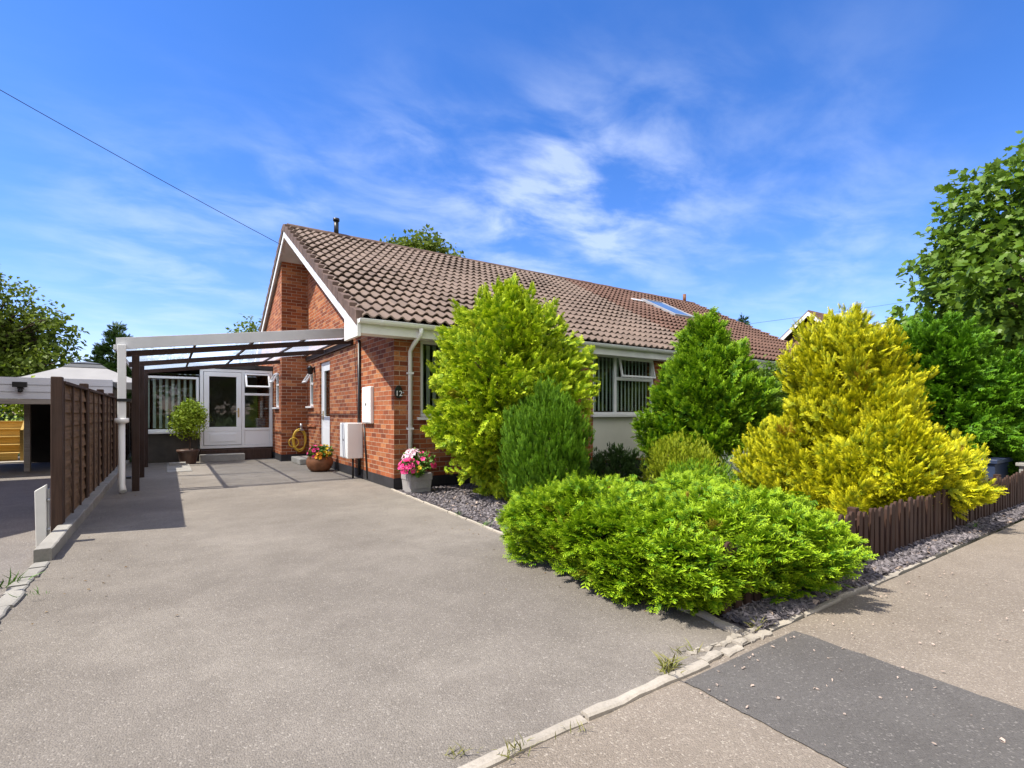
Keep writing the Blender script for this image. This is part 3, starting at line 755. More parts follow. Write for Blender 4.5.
# fixtures on the wall ----------------------------------------------
def cabinet(name, y0, y1, z0, z1, dx, label):
    t = thing(name, (XW, (y0 + y1) / 2, z0), label, 'meter cabinet')
    MB().box(XW - dx, XW, y0, y1, z0, z1).build('body', 'upvc', t, bevel=.012)
    MB().box(XW - dx - .006, XW - dx - .0005, y0 + .02, y1 - .02, z0 + .02, z1 - .02).build('door', 'upvc', t, bevel=.006)
    MB().box(XW - dx - .010, XW - dx - .006, (y0 + y1) / 2 - .02, (y0 + y1) / 2 + .02, z0 + .3, z0 + .34).build('lock', 'black', t)
    return t
c1 = cabinet('meter_cabinet', 8.90, 9.36, .36, .98, .27, 'deep white gas meter cabinet low on the brick side wall')
MB().tube([(XW - .13, 9.05, .36), (XW - .13, 9.05, .0)], .018, 8).build('supply_pipe', 'black', c1)
cabinet('meter_cabinet', 8.32, 8.76, .98, 1.60, .06, 'shallow white electricity cabinet higher on the wall, nearer the corner')

pq = thing('house_number_sign', (2.92, YF, 1.46), 'small black oval house sign reading 12 on the corner brickwork', 'house number')
sg = MB(); n = 24
ring = [(2.905 + .062 * math.cos(a) * (1 if abs(math.sin(a)) < .98 else .98), 1.475 + .10 * math.sin(a)) for a in np.linspace(0, 2 * math.pi, n, endpoint=False)]
sg.prism(ring, 'y', YF - .03, YF - .006); sg.build('plate', 'black', pq, bevel=.004)
cu = bpy.data.curves.new('lettering', 'FONT'); cu.body = '12'; cu.size = .115; cu.align_x = 'CENTER'; cu.align_y = 'CENTER'; cu.extrude = .002
tmp = bpy.data.objects.new('lettering', cu); COL.objects.link(tmp); bpy.context.view_layer.update()
me = bpy.data.meshes.new_from_object(tmp.evaluated_get(bpy.context.evaluated_depsgraph_get())); me.name = 'lettering'; me.materials.clear(); me.materials.append(MAT['number'])
bpy.data.objects.remove(tmp)
lt = bpy.data.objects.new('lettering', me); COL.objects.link(lt); lt.parent = pq; lt.rotation_euler = (R(90), 0, 0); lt.location = (-.015, -.0335, -.012)
hk = MB(); hk.tube([(2.965, YF - .02, 1.465), (2.99, YF - .03, 1.465)], .012, 8); hk.build('bracket', 'steel', pq)

lm = thing('wall_lamp', (XW, 12.45, 2.15), 'black lantern lamp on the side wall above the small window', 'lamp')
q = MB(); q.box(XW - .02, XW, 12.41, 12.49, 2.10, 2.24); q.tube([(XW - .02, 12.45, 2.2), (XW - .10, 12.45, 2.22)], .012, 8); q.build('bracket', 'black', lm)
MB().lathe(XW - .10, 12.45, [(.0, 2.05), (.05, 2.06), (.07, 2.18), (.085, 2.185), (.03, 2.25), (0, 2.27)], 10).build('lantern', 'black', lm)

# ------------------------------------------------------------------ the attached neighbour
nb = thing('bungalow', (XB, YF, 0), 'attached bungalow with redder brown tiles and a roof window', 'house')
nwb = MB()
nwb.wall('y', YF, .25, XB, XE - .3, 0, 2.42, [(11.2, 13.0, 1.1, 2.3)])
nwb.wall('x', XE - .3, -.25, YF, YBK - .35, 0, 2.42); nwb.wall('y', YBK - .35, -.25, XB, XE - .3, 0, 2.42)
for d in (0, -.25): nwb.quad((XE - .3 + d, YF, 2.42), (XE - .3 + d, YBK - .35, 2.42), (XE - .3 + d, YR, ZR - .17))
nwb.build('wall', 'brick_brown', nb)
make_roof(nb, XB, XE, 'tile2', 8)
MB().box(XB + .002, XE, YE, YE + .025, 2.27, 2.475).build('fascia', 'white', nb)
MB().box(XB + .002, XE, YE + .027, YF - .002, 2.285, 2.30).build('soffit', 'white', nb)
gutter(nb, XB + .01, XE, YE - .064, 2.455)
window(nb, 'y', YF, 11.2, 13.0, 1.1, 2.3, splits=(12.1,))
bb = MB(); bb.hexa([(XE - .03, YE, ZE - .27), (XE, YE, ZE - .27), (XE, YR, ZR - .25), (XE - .03, YR, ZR - .25), (XE - .03, YE, ZE - .07), (XE, YE, ZE - .07), (XE, YR, ZR - .07), (XE - .03, YR, ZR - .07)]); bb.build('bargeboard', 'white', nb)
vt = MB(); vt.tube([(16.3, YR - .05, ZR), (16.3, YR - .05, ZR + .3)], .06, 10); vt.build('vent_pipe', 'terracotta', nb)
# roof window, proud of the tiles
def on_roof(x, s_, h): return (x, YE + ey * s_ - ez * h, ZE + ez * s_ + ey * h)
def roof_box(mb, x0, x1, s0, s1, h0, h1):
    mb.hexa([on_roof(x0, s0, h0), on_roof(x1, s0, h0), on_roof(x1, s1, h0), on_roof(x0, s1, h0), on_roof(x0, s0, h1), on_roof(x1, s0, h1), on_roof(x1, s1, h1), on_roof(x0, s1, h1)])
VX0, VX1, VS0, VS1 = 12.55, 13.55, 3.25, 4.75
v = MB(); fw = .055
for b in ((VX0, VX1, VS0, VS0 + fw), (VX0, VX1, VS1 - fw, VS1), (VX0, VX0 + fw, VS0 + fw, VS1 - fw), (VX1 - fw, VX1, VS0 + fw, VS1 - fw)): roof_box(v, *b, .02, .115)
vo = v.build('roof_window', 'steel_paint', nb, bevel=.006)
v = MB(); roof_box(v, VX0 + fw, VX1 - fw, VS0 + fw, VS1 - fw, .05, .10); v.build('pane', 'skyglass', vo)
v = MB(); roof_box(v, VX0 - .55, VX0 - .1, VS1 - .25, VS1 - .1, .03, .08); v.build('roof_vent', 'fascia_w', nb)

# ------------------------------------------------------------------ porch at the end of the drive
PF = 14.40
po = thing('glazed_porch', (1.5, PF, 0), 'white glazed porch with door at the far end of the driveway', 'porch')
bs = MB(); bs.box(-.62, .60, PF + .02, PF + .14, 0, .70); bs.build('base_wall', 'render', po)
MB().box(.60, PXL, PF + .0, PF + .14, 0, .29).build('plinth', 'fence_post', po)
window(po, 'y', PF, -.60, .62, .72, 2.02, splits=(), blinds=(-.5, .6, .8, 1.96, .12, R(48)))
fm = MB(); frame_rect(fm, 'y', PF, -.01, .09, .64, PXL - .01, .29, 2.24, .07); fm.box(1.53, 1.60, PF - .008, PF + .088, .36, 2.17)
fm.box(1.60, PXL - .08, PF - .008, PF + .088, 1.60, 1.66); fm.box(1.60, PXL - .08, PF - .008, PF + .088, .72, .78)
fm.build('frame', 'upvc', po, bevel=.005)
dm = MB(); dm.box(.72, 1.525, PF - .02, PF + .05, .37, .70); frame_rect(dm, 'y', PF, -.02, .05, .72, 1.525, .702, 2.16, .11)
dm.box(.84, 1.405, PF - .032, PF - .02, .45, .65)
pd = dm.build('door', 'upvc', po, bevel=.006)
MB().box(.83, 1.415, PF + .0, PF + .006, .80, 2.06).build('pane', 'glass', pd)
h_ = MB(); h_.box(1.44, 1.475, PF - .035, PF - .02, 1.05, 1.28); h_.tube([(1.457, PF - .035, 1.2), (1.457, PF - .075, 1.2), (1.36, PF - .075, 1.2)], .01, 8); h_.build('handle', 'brass', pd)
lp = MB(); lp.box(1.605, PXL - .085, PF + .005, PF + .05, .365, .715); lp.build('lower_panel', 'upvc', po)
MB().box(1.61, PXL - .09, PF + .03, PF + .036, .785, 1.595).build('pane', 'glass', po)
sh = MB(); tilted_sash(sh, 'y', PF - .012, 1.60, PXL - .09, 2.14, .40, R(30), 1); sh.build('opening_sash', 'upvc', po, bevel=.004)
rf = MB(); rf.box(-.62, PXL, PF - .04, 17.3, 2.26, 2.36); rf.build('roof', 'dark', po)
bw = MB(); bw.box(-.62, PXL, 17.2, 17.3, 0, 2.25); bw.box(-.62, -.5, PF + .15, 17.2, 0, 2.25); bw.box(-.5, PXL, PF + .15, 17.2, -.01, .25)
bw.build('inner_wall', 'room', po)
cu_ = MB()
for i in range(26):
    x = -.45 + i * .042; cu_.quad((x, 16.9 + .03 * (i % 2), .3), (x + .042, 16.9 + .03 * ((i + 1) % 2), .3), (x + .042, 16.9 + .03 * ((i + 1) % 2), 2.2), (x, 16.9 + .03 * (i % 2), 2.2))
cu_.build('curtain', 'terracotta', po)
tag(MB().box(.62, 1.56, PF - .44, PF - .16, 0, .17).build('step', 'kerb_grey', None, bevel=.015), 'pale concrete step below the white porch door', 'step')
tag(MB().box(.66, PXL - .05, PF - .155, PF - .015, 0, .26).build('step', 'fence_post', None, bevel=.01), 'dark upper step running along under the porch frame', 'step')

# ------------------------------------------------------------------ carport
CX0, CX1, CY0, CY1 = -.62, XW - .03, 9.30, 14.30
def cz(x): return 2.24 + (x - CX0) * .136
cp_ = thing('carport', (.9, CY0, 0), 'lean-to carport of brown timber with clear roof panels over the drive', 'carport')
f_ = MB(); f_.hexa([(CX0, CY0, cz(CX0) - .17), (CX1, CY0, cz(CX1) - .17), (CX1, CY0 + .03, cz(CX1) - .17), (CX0, CY0 + .03, cz(CX0) - .17), (CX0, CY0, cz(CX0)), (CX1, CY0, cz(CX1)), (CX1, CY0 + .03, cz(CX1)), (CX0, CY0 + .03, cz(CX0))])
f_.build('fascia', 'fascia_w', cp_, bevel=.004)
f_ = MB(); f_.box(CX0 - .03, CX0 - .002, CY0, CY1, cz(CX0) - .17, cz(CX0) - .10); f_.build('gutter', 'fascia_w', cp_, bevel=.004)
POSTY = (9.40, 11.3, 13.4)
for y in POSTY:
    MB().box(-.44, -.35, y - .045, y + .045, 0, cz(-.44) - .26).build('post', 'timber_z', cp_, bevel=.004)
for y in POSTY:
    b_ = MB(); b_.beam((CX0 + .05, y, cz(CX0 + .05) - .19), (CX1 - .05, y, cz(CX1 - .05) - .19), .05, .085); b_.build('beam', 'timber', cp_, bevel=.003)
for x in (.35, 1.16, 1.97, 2.74):
    b_ = MB(); b_.beam((x, CY0 + .035, cz(x) - .142), (x, CY1, cz(x) - .142), .032, .035); b_.build('rafter', 'timber', cp_, bevel=.003)
b_ = MB(); b_.beam((CX1 + .0, 9.45, cz(CX1) - .19), (CX1 + .0, 13.15, cz(CX1) - .19), .05, .10); b_.build('wall_plate', 'timber', cp_)
p_ = MB(); p_.hexa([(CX0 + .02, CY0 + .032, cz(CX0) - .140), (CX1, CY0 + .032, cz(CX1) - .140), (CX1, CY1 + .05, cz(CX1) - .140), (CX0 + .02, CY1 + .05, cz(CX0) - .140), (CX0 + .02, CY0 + .032, cz(CX0) - .130), (CX1, CY0 + .032, cz(CX1) - .130), (CX1, CY1 + .05, cz(CX1) - .130), (CX0 + .02, CY1 + .05, cz(CX0) - .130)])
p_.build('roof_panel', 'poly', cp_)
d_ = MB(); d_.box(-.60, -.50, 9.22, 9.298, 1.08, cz(CX0) - .1); d_.build('downpipe', 'upvc', cp_, bevel=.008)
d_ = MB(); d_.lathe(-.55, 9.24, [(.036, 1.0), (.085, 1.02), (.085, 1.08), (.0, 1.085)], 16); d_.tube([(-.55, 9.24, 1.02), (-.55, 9.24, .12), (-.53, 9.16, .03)], .042, 12)
d_.build('downpipe', 'upvc', cp_)
MB().box(-.60, -.44, 9.20, 9.31, 1.32, 1.36).build('pipe_bracket', 'black', cp_)
MB().box(-.5, -.44, 9.22, 9.30, .2, .23).build('pipe_bracket', 'black', cp_)

# ------------------------------------------------------------------ panel fence on the left
FX = -.865; FZ = 1.46
fe = thing('panel_fence', (FX, 6.25, 0), 'tall brown timber panel fence along the left edge of the drive', 'fence')
fys = (6.40, 8.25, 10.1, 11.95, 13.8, 15.65, 17.5)
for i, y in enumerate(fys):
    tp = MB(); hgt = FZ + (.06 if i else .035); tp.box(FX - .042, FX + .042, y - .045, y + .045, -.05, hgt); tp.build('post', 'fence_post', fe, bevel=.008)
for a, b in zip(fys[:-1], fys[1:]):
    a += .052; b -= .052; pm = MB(); nb_ = 10; h0 = .10
    for k in range(nb_):
        z0 = h0 + (FZ - .04 - h0) * k / nb_; z1 = h0 + (FZ - .04 - h0) * (k + 1) / nb_ + .018
        wob = random.uniform(-.003, .003)
        pm.hexa([(FX - .012, a, z0), (FX + .026 + wob, a, z0 + random.uniform(-.004, .004)), (FX + .026 + wob, b, z0 + random.uniform(-.004, .004)), (FX - .012, b, z0), (FX - .012, a, z1), (FX + .004, a, z1), (FX + .004, b, z1), (FX - .012, b, z1)])
    po_ = pm.build('panel', 'fence', fe)
    bt = MB(); n_ = 3
    for k in range(n_ + 1):
        y = a + (b - a) * k / n_; y = min(max(y, a + .02), b - .02); bt.box(FX + .028, FX + .046, y - .016, y + .016, .10, FZ - .03)
    bt.box(FX - .03, FX + .055, a, b, FZ - .028, FZ + .0)
    bt.build('batten', 'fence_post', po_, bevel=.003)
MB().box(FX - .02, FX + .02, 6.44, 17.5, -.04, .10).build('gravel_board', 'fence_post', fe)

st = thing('gate_post', (-.92, 6.05, 0), 'short white painted stub post beside the end of the brown fence', 'post')
q = MB(); q.hexa([(-.955, 6.02, -.03), (-.885, 6.02, -.03), (-.885, 6.10, -.03), (-.955, 6.10, -.03), (-.965, 6.02, .47), (-.89, 6.02, .52), (-.89, 6.10, .52), (-.965, 6.10, .47)]); q.build('post', 'white', st, bevel=.006)
q = MB()
for z in (.12, .38): q.tube([(-.885, 6.05, z), (-.865, 6.05, z)], .016, 8)
q.box(-.884, -.872, 6.06, 6.09, .05, .48); q.build('hinge', 'steel', st)

# ------------------------------------------------------------------ neighbour's open garage
ga = thing('open_garage', (-2.6, 12.6, 0), "neighbour's low open-fronted garage with pale shiplap fascia", 'garage')
GY = 13.0; GX0, GX1 = -5.6, -1.0
fb = MB()
for k in range(3):
    z0 = 1.42 + k * .134; fb.hexa([(GX0, GY - .022, z0), (GX1 + .08, GY - .022, z0), (GX1 + .08, GY + .01, z0), (GX0, GY + .01, z0), (GX0, GY - .008, z0 + .132), (GX1 + .08, GY - .008, z0 + .132), (GX1 + .08, GY + .01, z0 + .132), (GX0, GY + .01, z0 + .132)])
fb.build('fascia', 'shiplap', ga)
MB().box(GX0, GX1 + .02, GY - .04, GY + .02, 1.32, 1.415).build('lintel', 'grey_wood', ga, bevel=.006)
MB().box(GX0, GX1 + .08, GY + .012, 16.6, 1.70, 1.795).build('roof', 'greycap', ga)
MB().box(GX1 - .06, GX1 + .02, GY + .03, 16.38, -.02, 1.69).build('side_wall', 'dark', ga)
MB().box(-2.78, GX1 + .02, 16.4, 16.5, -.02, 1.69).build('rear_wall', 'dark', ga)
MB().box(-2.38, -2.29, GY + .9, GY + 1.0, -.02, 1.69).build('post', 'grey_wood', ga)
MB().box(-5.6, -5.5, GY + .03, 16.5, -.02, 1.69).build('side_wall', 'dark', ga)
sv = MB()
for z in (.35, .75, 1.1): sv.box(-1.9, -1.08, 15.9, 16.35, z, z + .03)
sv.build('shelf', 'grey_wood', ga)
def clutter(name, x, y, z, s_, mat, label, cat):
    t = MB(); t.box(x, x + s_[0], y, y + s_[1], z, z + s_[2]); t.box(x - .01, x + s_[0] + .01, y - .01, y + s_[1] + .01, z + s_[2] * .86, z + s_[2] + .01)
    return one(t, name, mat, label, cat, bevel=.008)
clutter('storage_box', -1.75, 15.95, .38, (.3, .3, .22), 'blue', 'dark blue lidded box on the shelf in the dark garage', 'storage box')
clutter('storage_box', -1.5, 15.95, .78, (.25, .25, .2), 'potdark', 'small brown lidded box higher in the dark garage', 'storage box')
fl = thing('floodlight', (-2.0, GY - .03, 1.6), 'small black floodlight on the pale garage fascia', 'lamp')
q = MB(); q.box(-2.36, -2.16, GY - .16, GY - .10, 1.63, 1.73); q.build('lamp_head', 'black', fl, bevel=.006)
q = MB(); q.box(-2.30, -2.22, GY - .10, GY - .015, 1.60, 1.63); q.lathe(-2.26, GY - .09, [(.0, 1.53), (.035, 1.54), (.04, 1.585), (.02, 1.60)], 10); q.build('bracket', 'black', fl)
# lit timber steps in the garden behind
ds = thing('timber_steps', (-3.0, 16.5, 0), 'golden timber decking steps seen through the open garage', 'steps')
for k in range(5):
    y = 17.0 + k * .28; z = .0 + k * .19
    MB().box(-4.9, -3.02, y, y + .03, z, z + .165).build('riser', 'yellow_wood', ds)
    MB().box(-4.92, -3.0, y - .03, y + .29, z + .166, z + .192).build('tread', 'yellow_wood', ds)
hr = MB(); hr.beam((-2.93, 16.9, .75), (-2.93, 18.2, 1.55), .05, .07); hr.box(-2.96, -2.90, 16.87, 16.93, 0, .75); hr.box(-2.96, -2.90, 18.15, 18.21, 0, 1.5); hr.build('handrail', 'yellow_wood', ds)
struct(MB().quad((-5.5, 16.5, .0), (-2.0, 16.5, .0), (-2.0, 17.0, .0), (-5.5, 17.0, .0)), 'garden_path', 'kerb')

lh = thing('bungalow', (-3.5, 9, 0), 'unseen bungalow added past the left edge so its gable shades the drive there', 'house')  # house added out of view as shadow caster for the neighbouring drive
q = MB(); q.box(-12, -3.5, 6.9, 12.2, 0, 2.4); q.prism([(6.9, 2.4), (12.2, 2.4), (9.55, 4.95)], 'x', -12, -3.5); q.build('wall', 'brick', lh)
q = MB()
for a, b in (((6.5, 2.35), (9.55, 5.2)), ((12.6, 2.35), (9.55, 5.2))):
    q.hexa([(-12.2, a[0], a[1] - .1), (-3.2, a[0], a[1] - .1), (-3.2, b[0], b[1] - .1), (-12.2, b[0], b[1] - .1), (-12.2, a[0], a[1]), (-3.2, a[0], a[1]), (-3.2, b[0], b[1]), (-12.2, b[0], b[1])])
q.build('roof', 'tile2', lh)

# gazebo ------------------------------------------------------------
gz = thing('gazebo', (-2.2, 21, 0), 'white canvas gazebo with dark vent cap behind the garage', 'gazebo')
gx, gy, hw = -2.0, 19.8, 1.65; ze, zp = 2.03, 2.52
q = MB()
c4 = [(gx - hw, gy - hw), (gx + hw, gy - hw), (gx + hw, gy + hw), (gx - hw, gy + hw)]; t4 = [(gx - .4, gy - .4), (gx + .4, gy - .4), (gx + .4, gy + .4), (gx - .4, gy + .4)]
for k in range(4):
    a, b = c4[k], c4[(k + 1) % 4]; c, d = t4[(k + 1) % 4], t4[k]
    m1 = [((a[0] * 2 + d[0]) / 3, (a[1] * 2 + d[1]) / 3), ((b[0] * 2 + c[0]) / 3, (b[1] * 2 + c[1]) / 3)]
    q.quad((*a, ze), (*b, ze), (*m1[1], ze + .09), (*m1[0], ze + .09)); q.quad((*m1[0], ze + .09), (*m1[1], ze + .09), (*c, zp), (*d, zp))
    q.quad((*a, ze - .2), (*b, ze - .2), (*b, ze), (*a, ze))
q.build('canopy', 'canvas', gz)
q = MB()
for (z0, h1, z1, h2) in ((zp - .03, .5, zp + .10, .32), (zp + .10, .36, zp + .17, .05)):
    for k in range(4):
        sx = ((-1, -1), (1, -1), (1, 1), (-1, 1)); a, b = sx[k], sx[(k + 1) % 4]
        q.quad((gx + a[0] * h1, gy + a[1] * h1, z0), (gx + b[0] * h1, gy + b[1] * h1, z0), (gx + b[0] * h2, gy + b[1] * h2, z1), (gx + a[0] * h2, gy + a[1] * h2, z1))
q.build('vent_cap', 'greycap', gz)
for sx, sy in ((-1, -1), (1, -1), (1, 1), (-1, 1)):
    MB().box(gx + sx * (hw - .05) - .03, gx + sx * (hw - .05) + .03, gy + sy * (hw - .05) - .03, gy + sy * (hw - .05) + .03, -.05, ze).build('pole', 'black', gz)

# far gabled house beyond the bungalows ------------------------------
fh = thing('gabled_house', (26, 12.6, 0), 'distant brick house with steep white-edged gable past the bungalow roofs', 'house')
q = MB(); q.box(26.25, 36, 11.3, 13.75, 0, 4.75)
q.prism([(11.3, 4.75), (13.75, 4.75), (12.55, 5.7)], 'x', 26.25, 26.45); q.build('wall', 'brick_brown', fh)
q = MB()
for a, b in (((10.95, 4.72), (12.55, 6.1)), ((14.15, 4.72), (12.55, 6.1))):
    q.hexa([(26, a[0], a[1]), (36, a[0], a[1]), (36, b[0], b[1]), (26, b[0], b[1]), (26, a[0], a[1] + .12), (36, a[0], a[1] + .12), (36, b[0], b[1] + .12), (26, b[0], b[1] + .12)])
q.build('roof', 'tile2', fh)
q = MB()
for a, b in (((10.95, 4.55), (12.55, 5.93)), ((14.15, 4.55), (12.55, 5.93))):
    q.hexa([(25.95, a[0], a[1]), (25.995, a[0], a[1]), (25.995, b[0], b[1]), (25.95, b[0], b[1]), (25.95, a[0], a[1] + .2), (25.995, a[0], a[1] + .2), (25.995, b[0], b[1] + .2), (25.95, b[0], b[1] + .2)])
q.build('bargeboard', 'white', fh)
q = MB(); q.tube([(25.9, 14.2, 0), (25.9, 14.2, 5.0)], .05, 8); q.build('downpipe', 'white', fh)

# overhead cables -----------------------------------------------------
def cable(a, b, sag, r, label):
    a, b = Vector(a), Vector(b); pts = []
    for k in range(25):
        t = k / 24; p = a.lerp(b, t); p.z -= sag * 4 * t * (1 - t); pts.append(p)
    return one(MB().tube(pts, r, 6), 'overhead_cable', 'cable', label, 'cable')
cable((XV + .02, YR + .3, ZR - .35), (-14, 8.2, 11.0), .35, .006, 'thin black overhead cable running from the bungalow gable up to the left')
cable((17.5, 10.5, 4.4), (44, 1.0, 9.6), .2, .005, 'faint thin cable crossing the sky above the yellow conifer')

# picket fence ---------------------------------------------------------
pf = thing('picket_fence', (2.6, 1.72, 0), 'low weathered brown picket fence along the pavement in front of the shrubs', 'fence')
for z in (.12, .30):
    MB().box(2.60, 9.6, 1.725, 1.755, z, z + .045).build('rail', 'picket', pf)
pr = random.Random(5); x = 2.60
while x < 9.5:
    wd = .062 + pr.uniform(-.005, .006); h = .41 + pr.uniform(-.025, .02); ln = pr.uniform(-.022, .022); yo = pr.uniform(-.004, .004)
    poly = []
    for (px_, pz_) in ((0, .015), (wd, .015), (wd, h - .03), (wd * .85, h - .008), (wd * .5, h), (wd * .15, h - .008), (0, h - .03)): poly.append((x + px_ + ln * pz_ / h, pz_))
    MB().prism(poly, 'y', 1.702 + yo, 1.722 + yo).build('picket', 'picket', pf, bevel=.003)
    x += .097 + pr.uniform(-.006, .008)
for x in (2.64, 4.4, 6.3, 8.2, 9.56): MB().box(x - .03, x + .03, 1.758, 1.82, -.03, .42).build('post', 'picket', pf, bevel=.004)
one(MB().box(9.72, 10.0, 1.62, 1.90, -.05, .42).box(9.69, 10.03, 1.59, 1.93, .42, .47), 'gate_pier', 'kerb_grey', 'low pale stone pier closing the far end of the picket fence', 'pier', bevel=.01)
tr = MB(); tr.box(9.3, 10.0, 2.05, 2.4, .0, .50); tr.box(9.27, 10.03, 2.02, 2.43, .46, .52); one(tr, 'trough', 'blue', 'dark blue trough behind the far end of the picket fence', 'trough', bevel=.01)

# ------------------------------------------------------------------ foliage machinery
def norm(a): return a / np.maximum(1e-9, np.linalg.norm(a, axis=-1, keepdims=True))
def tmpl_fan(pairs=5, ang=42, width=.085, side=.46, curl=.12, taper=.55):
    V = []; F = []
    def blade(p, d, L, w_, nz):
        p = np.array(p, float); d = np.array(d, float); d /= np.linalg.norm(d); s = np.array([-d[1], d[0], 0.])
        s /= np.linalg.norm(s); i = len(V)
        V.extend([p, p + d * L * .45 + s * w_ + [0, 0, nz], p + d * L + [0, 0, -curl * L * .6], p + d * L * .45 - s * w_ + [0, 0, -nz * .4]])
        F.append((i, i + 1, i + 2, i + 3))
    blade((0, 0, 0), (1, 0, 0), 1., width * .8, .02)
    for k in range(pairs):
        t = .10 + .75 * k / max(1, pairs - 1)
        for sg in (1, -1):
            a = R(ang) * sg; L = side * (1 - taper * t)
            blade((t, 0, -curl * t * t), (math.cos(a), math.sin(a), .12 * (1 if (k % 2) else -1)), L, width * (1 - .4 * t), .03)
    return np.array(V), np.array(F)
def tmpl_leaf():
    V = np.array([[0, 0, 0], [.35, .30, .05], [.75, .24, .02], [1, 0, -.10], [.75, -.24, .02], [.35, -.30, .05], [.5, 0, -.02]])
    F = np.array([[0, 6, 2, 1], [6, 3, 2, 2], [0, 5, 4, 6], [6, 4, 3, 3]])
    V = np.array([[0, 0, 0], [.5, .33, .06], [1, 0, -.08], [.5, 0, -.01], [.5, -.33, .06]])
    F = np.array([[0, 3, 2, 1], [0, 4, 2, 3]])
    return V, F
def tmpl_maple():
    pts = [(0, 0), (.12, .30), (.35, .52), (.50, .30), (.78, .40), (.72, .18), (1., 0), (.72, -.18), (.78, -.40), (.50, -.30), (.35, -.52), (.12, -.30)]
    V = [(x, y, .10 * abs(y) - .12 * x * x) for x, y in pts] + [(.4, 0, -.03)]
    F = [(12, 0, 1, 2), (12, 2, 3, 4), (12, 4, 5, 6), (12, 6, 7, 8), (12, 8, 9, 10), (12, 10, 11, 0)]
    return np.array(V), np.array(F)
def tmpl_blade():
    V = np.array([[0, -.03, 0], [0, .03, 0], [.5, .035, .10], [.5, -.035, .10], [1, .004, -.02], [1, -.004, -.02]]); F = np.array([[0, 1, 2, 3], [3, 2, 4, 5]]); return V, F
T_FAN = tmpl_fan(); T_FEATHER = tmpl_fan(6, 34, .050, .42, .05); T_WISP = tmpl_fan(4, 20, .055, .5, .02); T_STAR = tmpl_fan(4, 48, .085, .52, .10, .35)
T_FANSM = tmpl_fan(4, 40, .095, .5, .14)
T_LEAF = tmpl_leaf(); T_MAPLE = tmpl_maple(); T_BLADE = tmpl_blade()

def spray(name, mat, P, D, size, tmpl, parent, rnd=None, rnd2=None, up=None, rs=1, roll=.5):
    g = np.random.default_rng(rs); n = len(P); V, F = tmpl
    D = norm(D); upv = np.tile([0., 0., 1.], (n, 1)) if up is None else up
    upv = norm(upv + g.normal(0, roll, (n, 3)))
    S = norm(np.cross(upv, D)); U = np.cross(D, S)
    size = np.broadcast_to(size, (n,))[:, None, None]
    W = P[:, None, :] + size * (V[None, :, 0:1] * D[:, None] + V[None, :, 1:2] * S[:, None] + V[None, :, 2:3] * U[:, None])
    k = len(V); FF = (np.arange(n)[:, None, None] * k + F[None]).reshape(-1, 4)
    rnd = g.random(n) if rnd is None else rnd; rnd2 = g.random(n) if rnd2 is None else rnd2
    C = np.ones((n, k, 4)); C[:, :, 0] = rnd[:, None]; C[:, :, 1] = np.clip(V[None, :, 0], 0, 1); C[:, :, 2] = rnd2[:, None]
    return mesh_np(name, W.reshape(-1, 3), FF, mat, parent, None, False, C.reshape(-1, 4))

def crown_surface(n, prof, c, z0, h, g, lump=.12, sx=1., sy=1., boughs=40, bough_amp=.14):
    """random points on a lumpy surface of revolution; returns points, outward dirs"""
    zs, rs = np.array([p[0] for p in prof]), np.array([p[1] for p in prof])
    zz_ = np.linspace(0, 1, 200); rr = np.interp(zz_, zs, rs); cdf = np.cumsum(rr + .02); cdf /= cdf[-1]
    zt = np.interp(g.random(n), cdf, zz_); th = g.random(n) * 2 * np.pi
    ph = g.random(8) * 6.28
    l = 1 + lump * (np.sin(3 * th + ph[0] + 5 * zt) * .5 + np.sin(5 * th + ph[1] - 9 * zt) * .4 + np.sin(2 * th + ph[2] + 14 * zt) * .5 + np.sin(7 * th + 21 * zt + ph[3]) * .3)
    # boughs: rounded bumps with valleys between them
    nbg = boughs; bz = np.interp(g.random(nbg), cdf, zz_); bt_ = g.random(nbg) * 2 * np.pi; ba = g.uniform(.6, 1.25, nbg)
    R0 = np.interp(zt, zs, rs); best = np.full(n, 9.)
    for q in range(nbg):
        da = np.abs((th - bt_[q] + np.pi) % (2 * np.pi) - np.pi) * np.maximum(R0, .12); dz = (zt - bz[q]) * h
        best = np.minimum(best, np.hypot(da, dz * .8) / ba[q])
    sc_ = 1.15 * math.sqrt(2 * np.pi * rs.mean() * h / max(1, nbg) / np.pi)
    l = l * (1 + bough_amp * (1 - np.minimum(best / sc_, 1.5) ** 2 * 1.15))
    r = R0 * l
    slope = (np.interp(np.clip(zt + .02, 0, 1), zs, rs) - np.interp(np.clip(zt - .02, 0, 1), zs, rs)) / (.04 * h)
    ct, st_ = np.cos(th), np.sin(th)
    P = np.stack([c[0] + r * ct * sx, c[1] + r * st_ * sy, z0 + zt * h], 1)
    O = norm(np.stack([ct, st_, -slope], 1))
    return P, O, zt

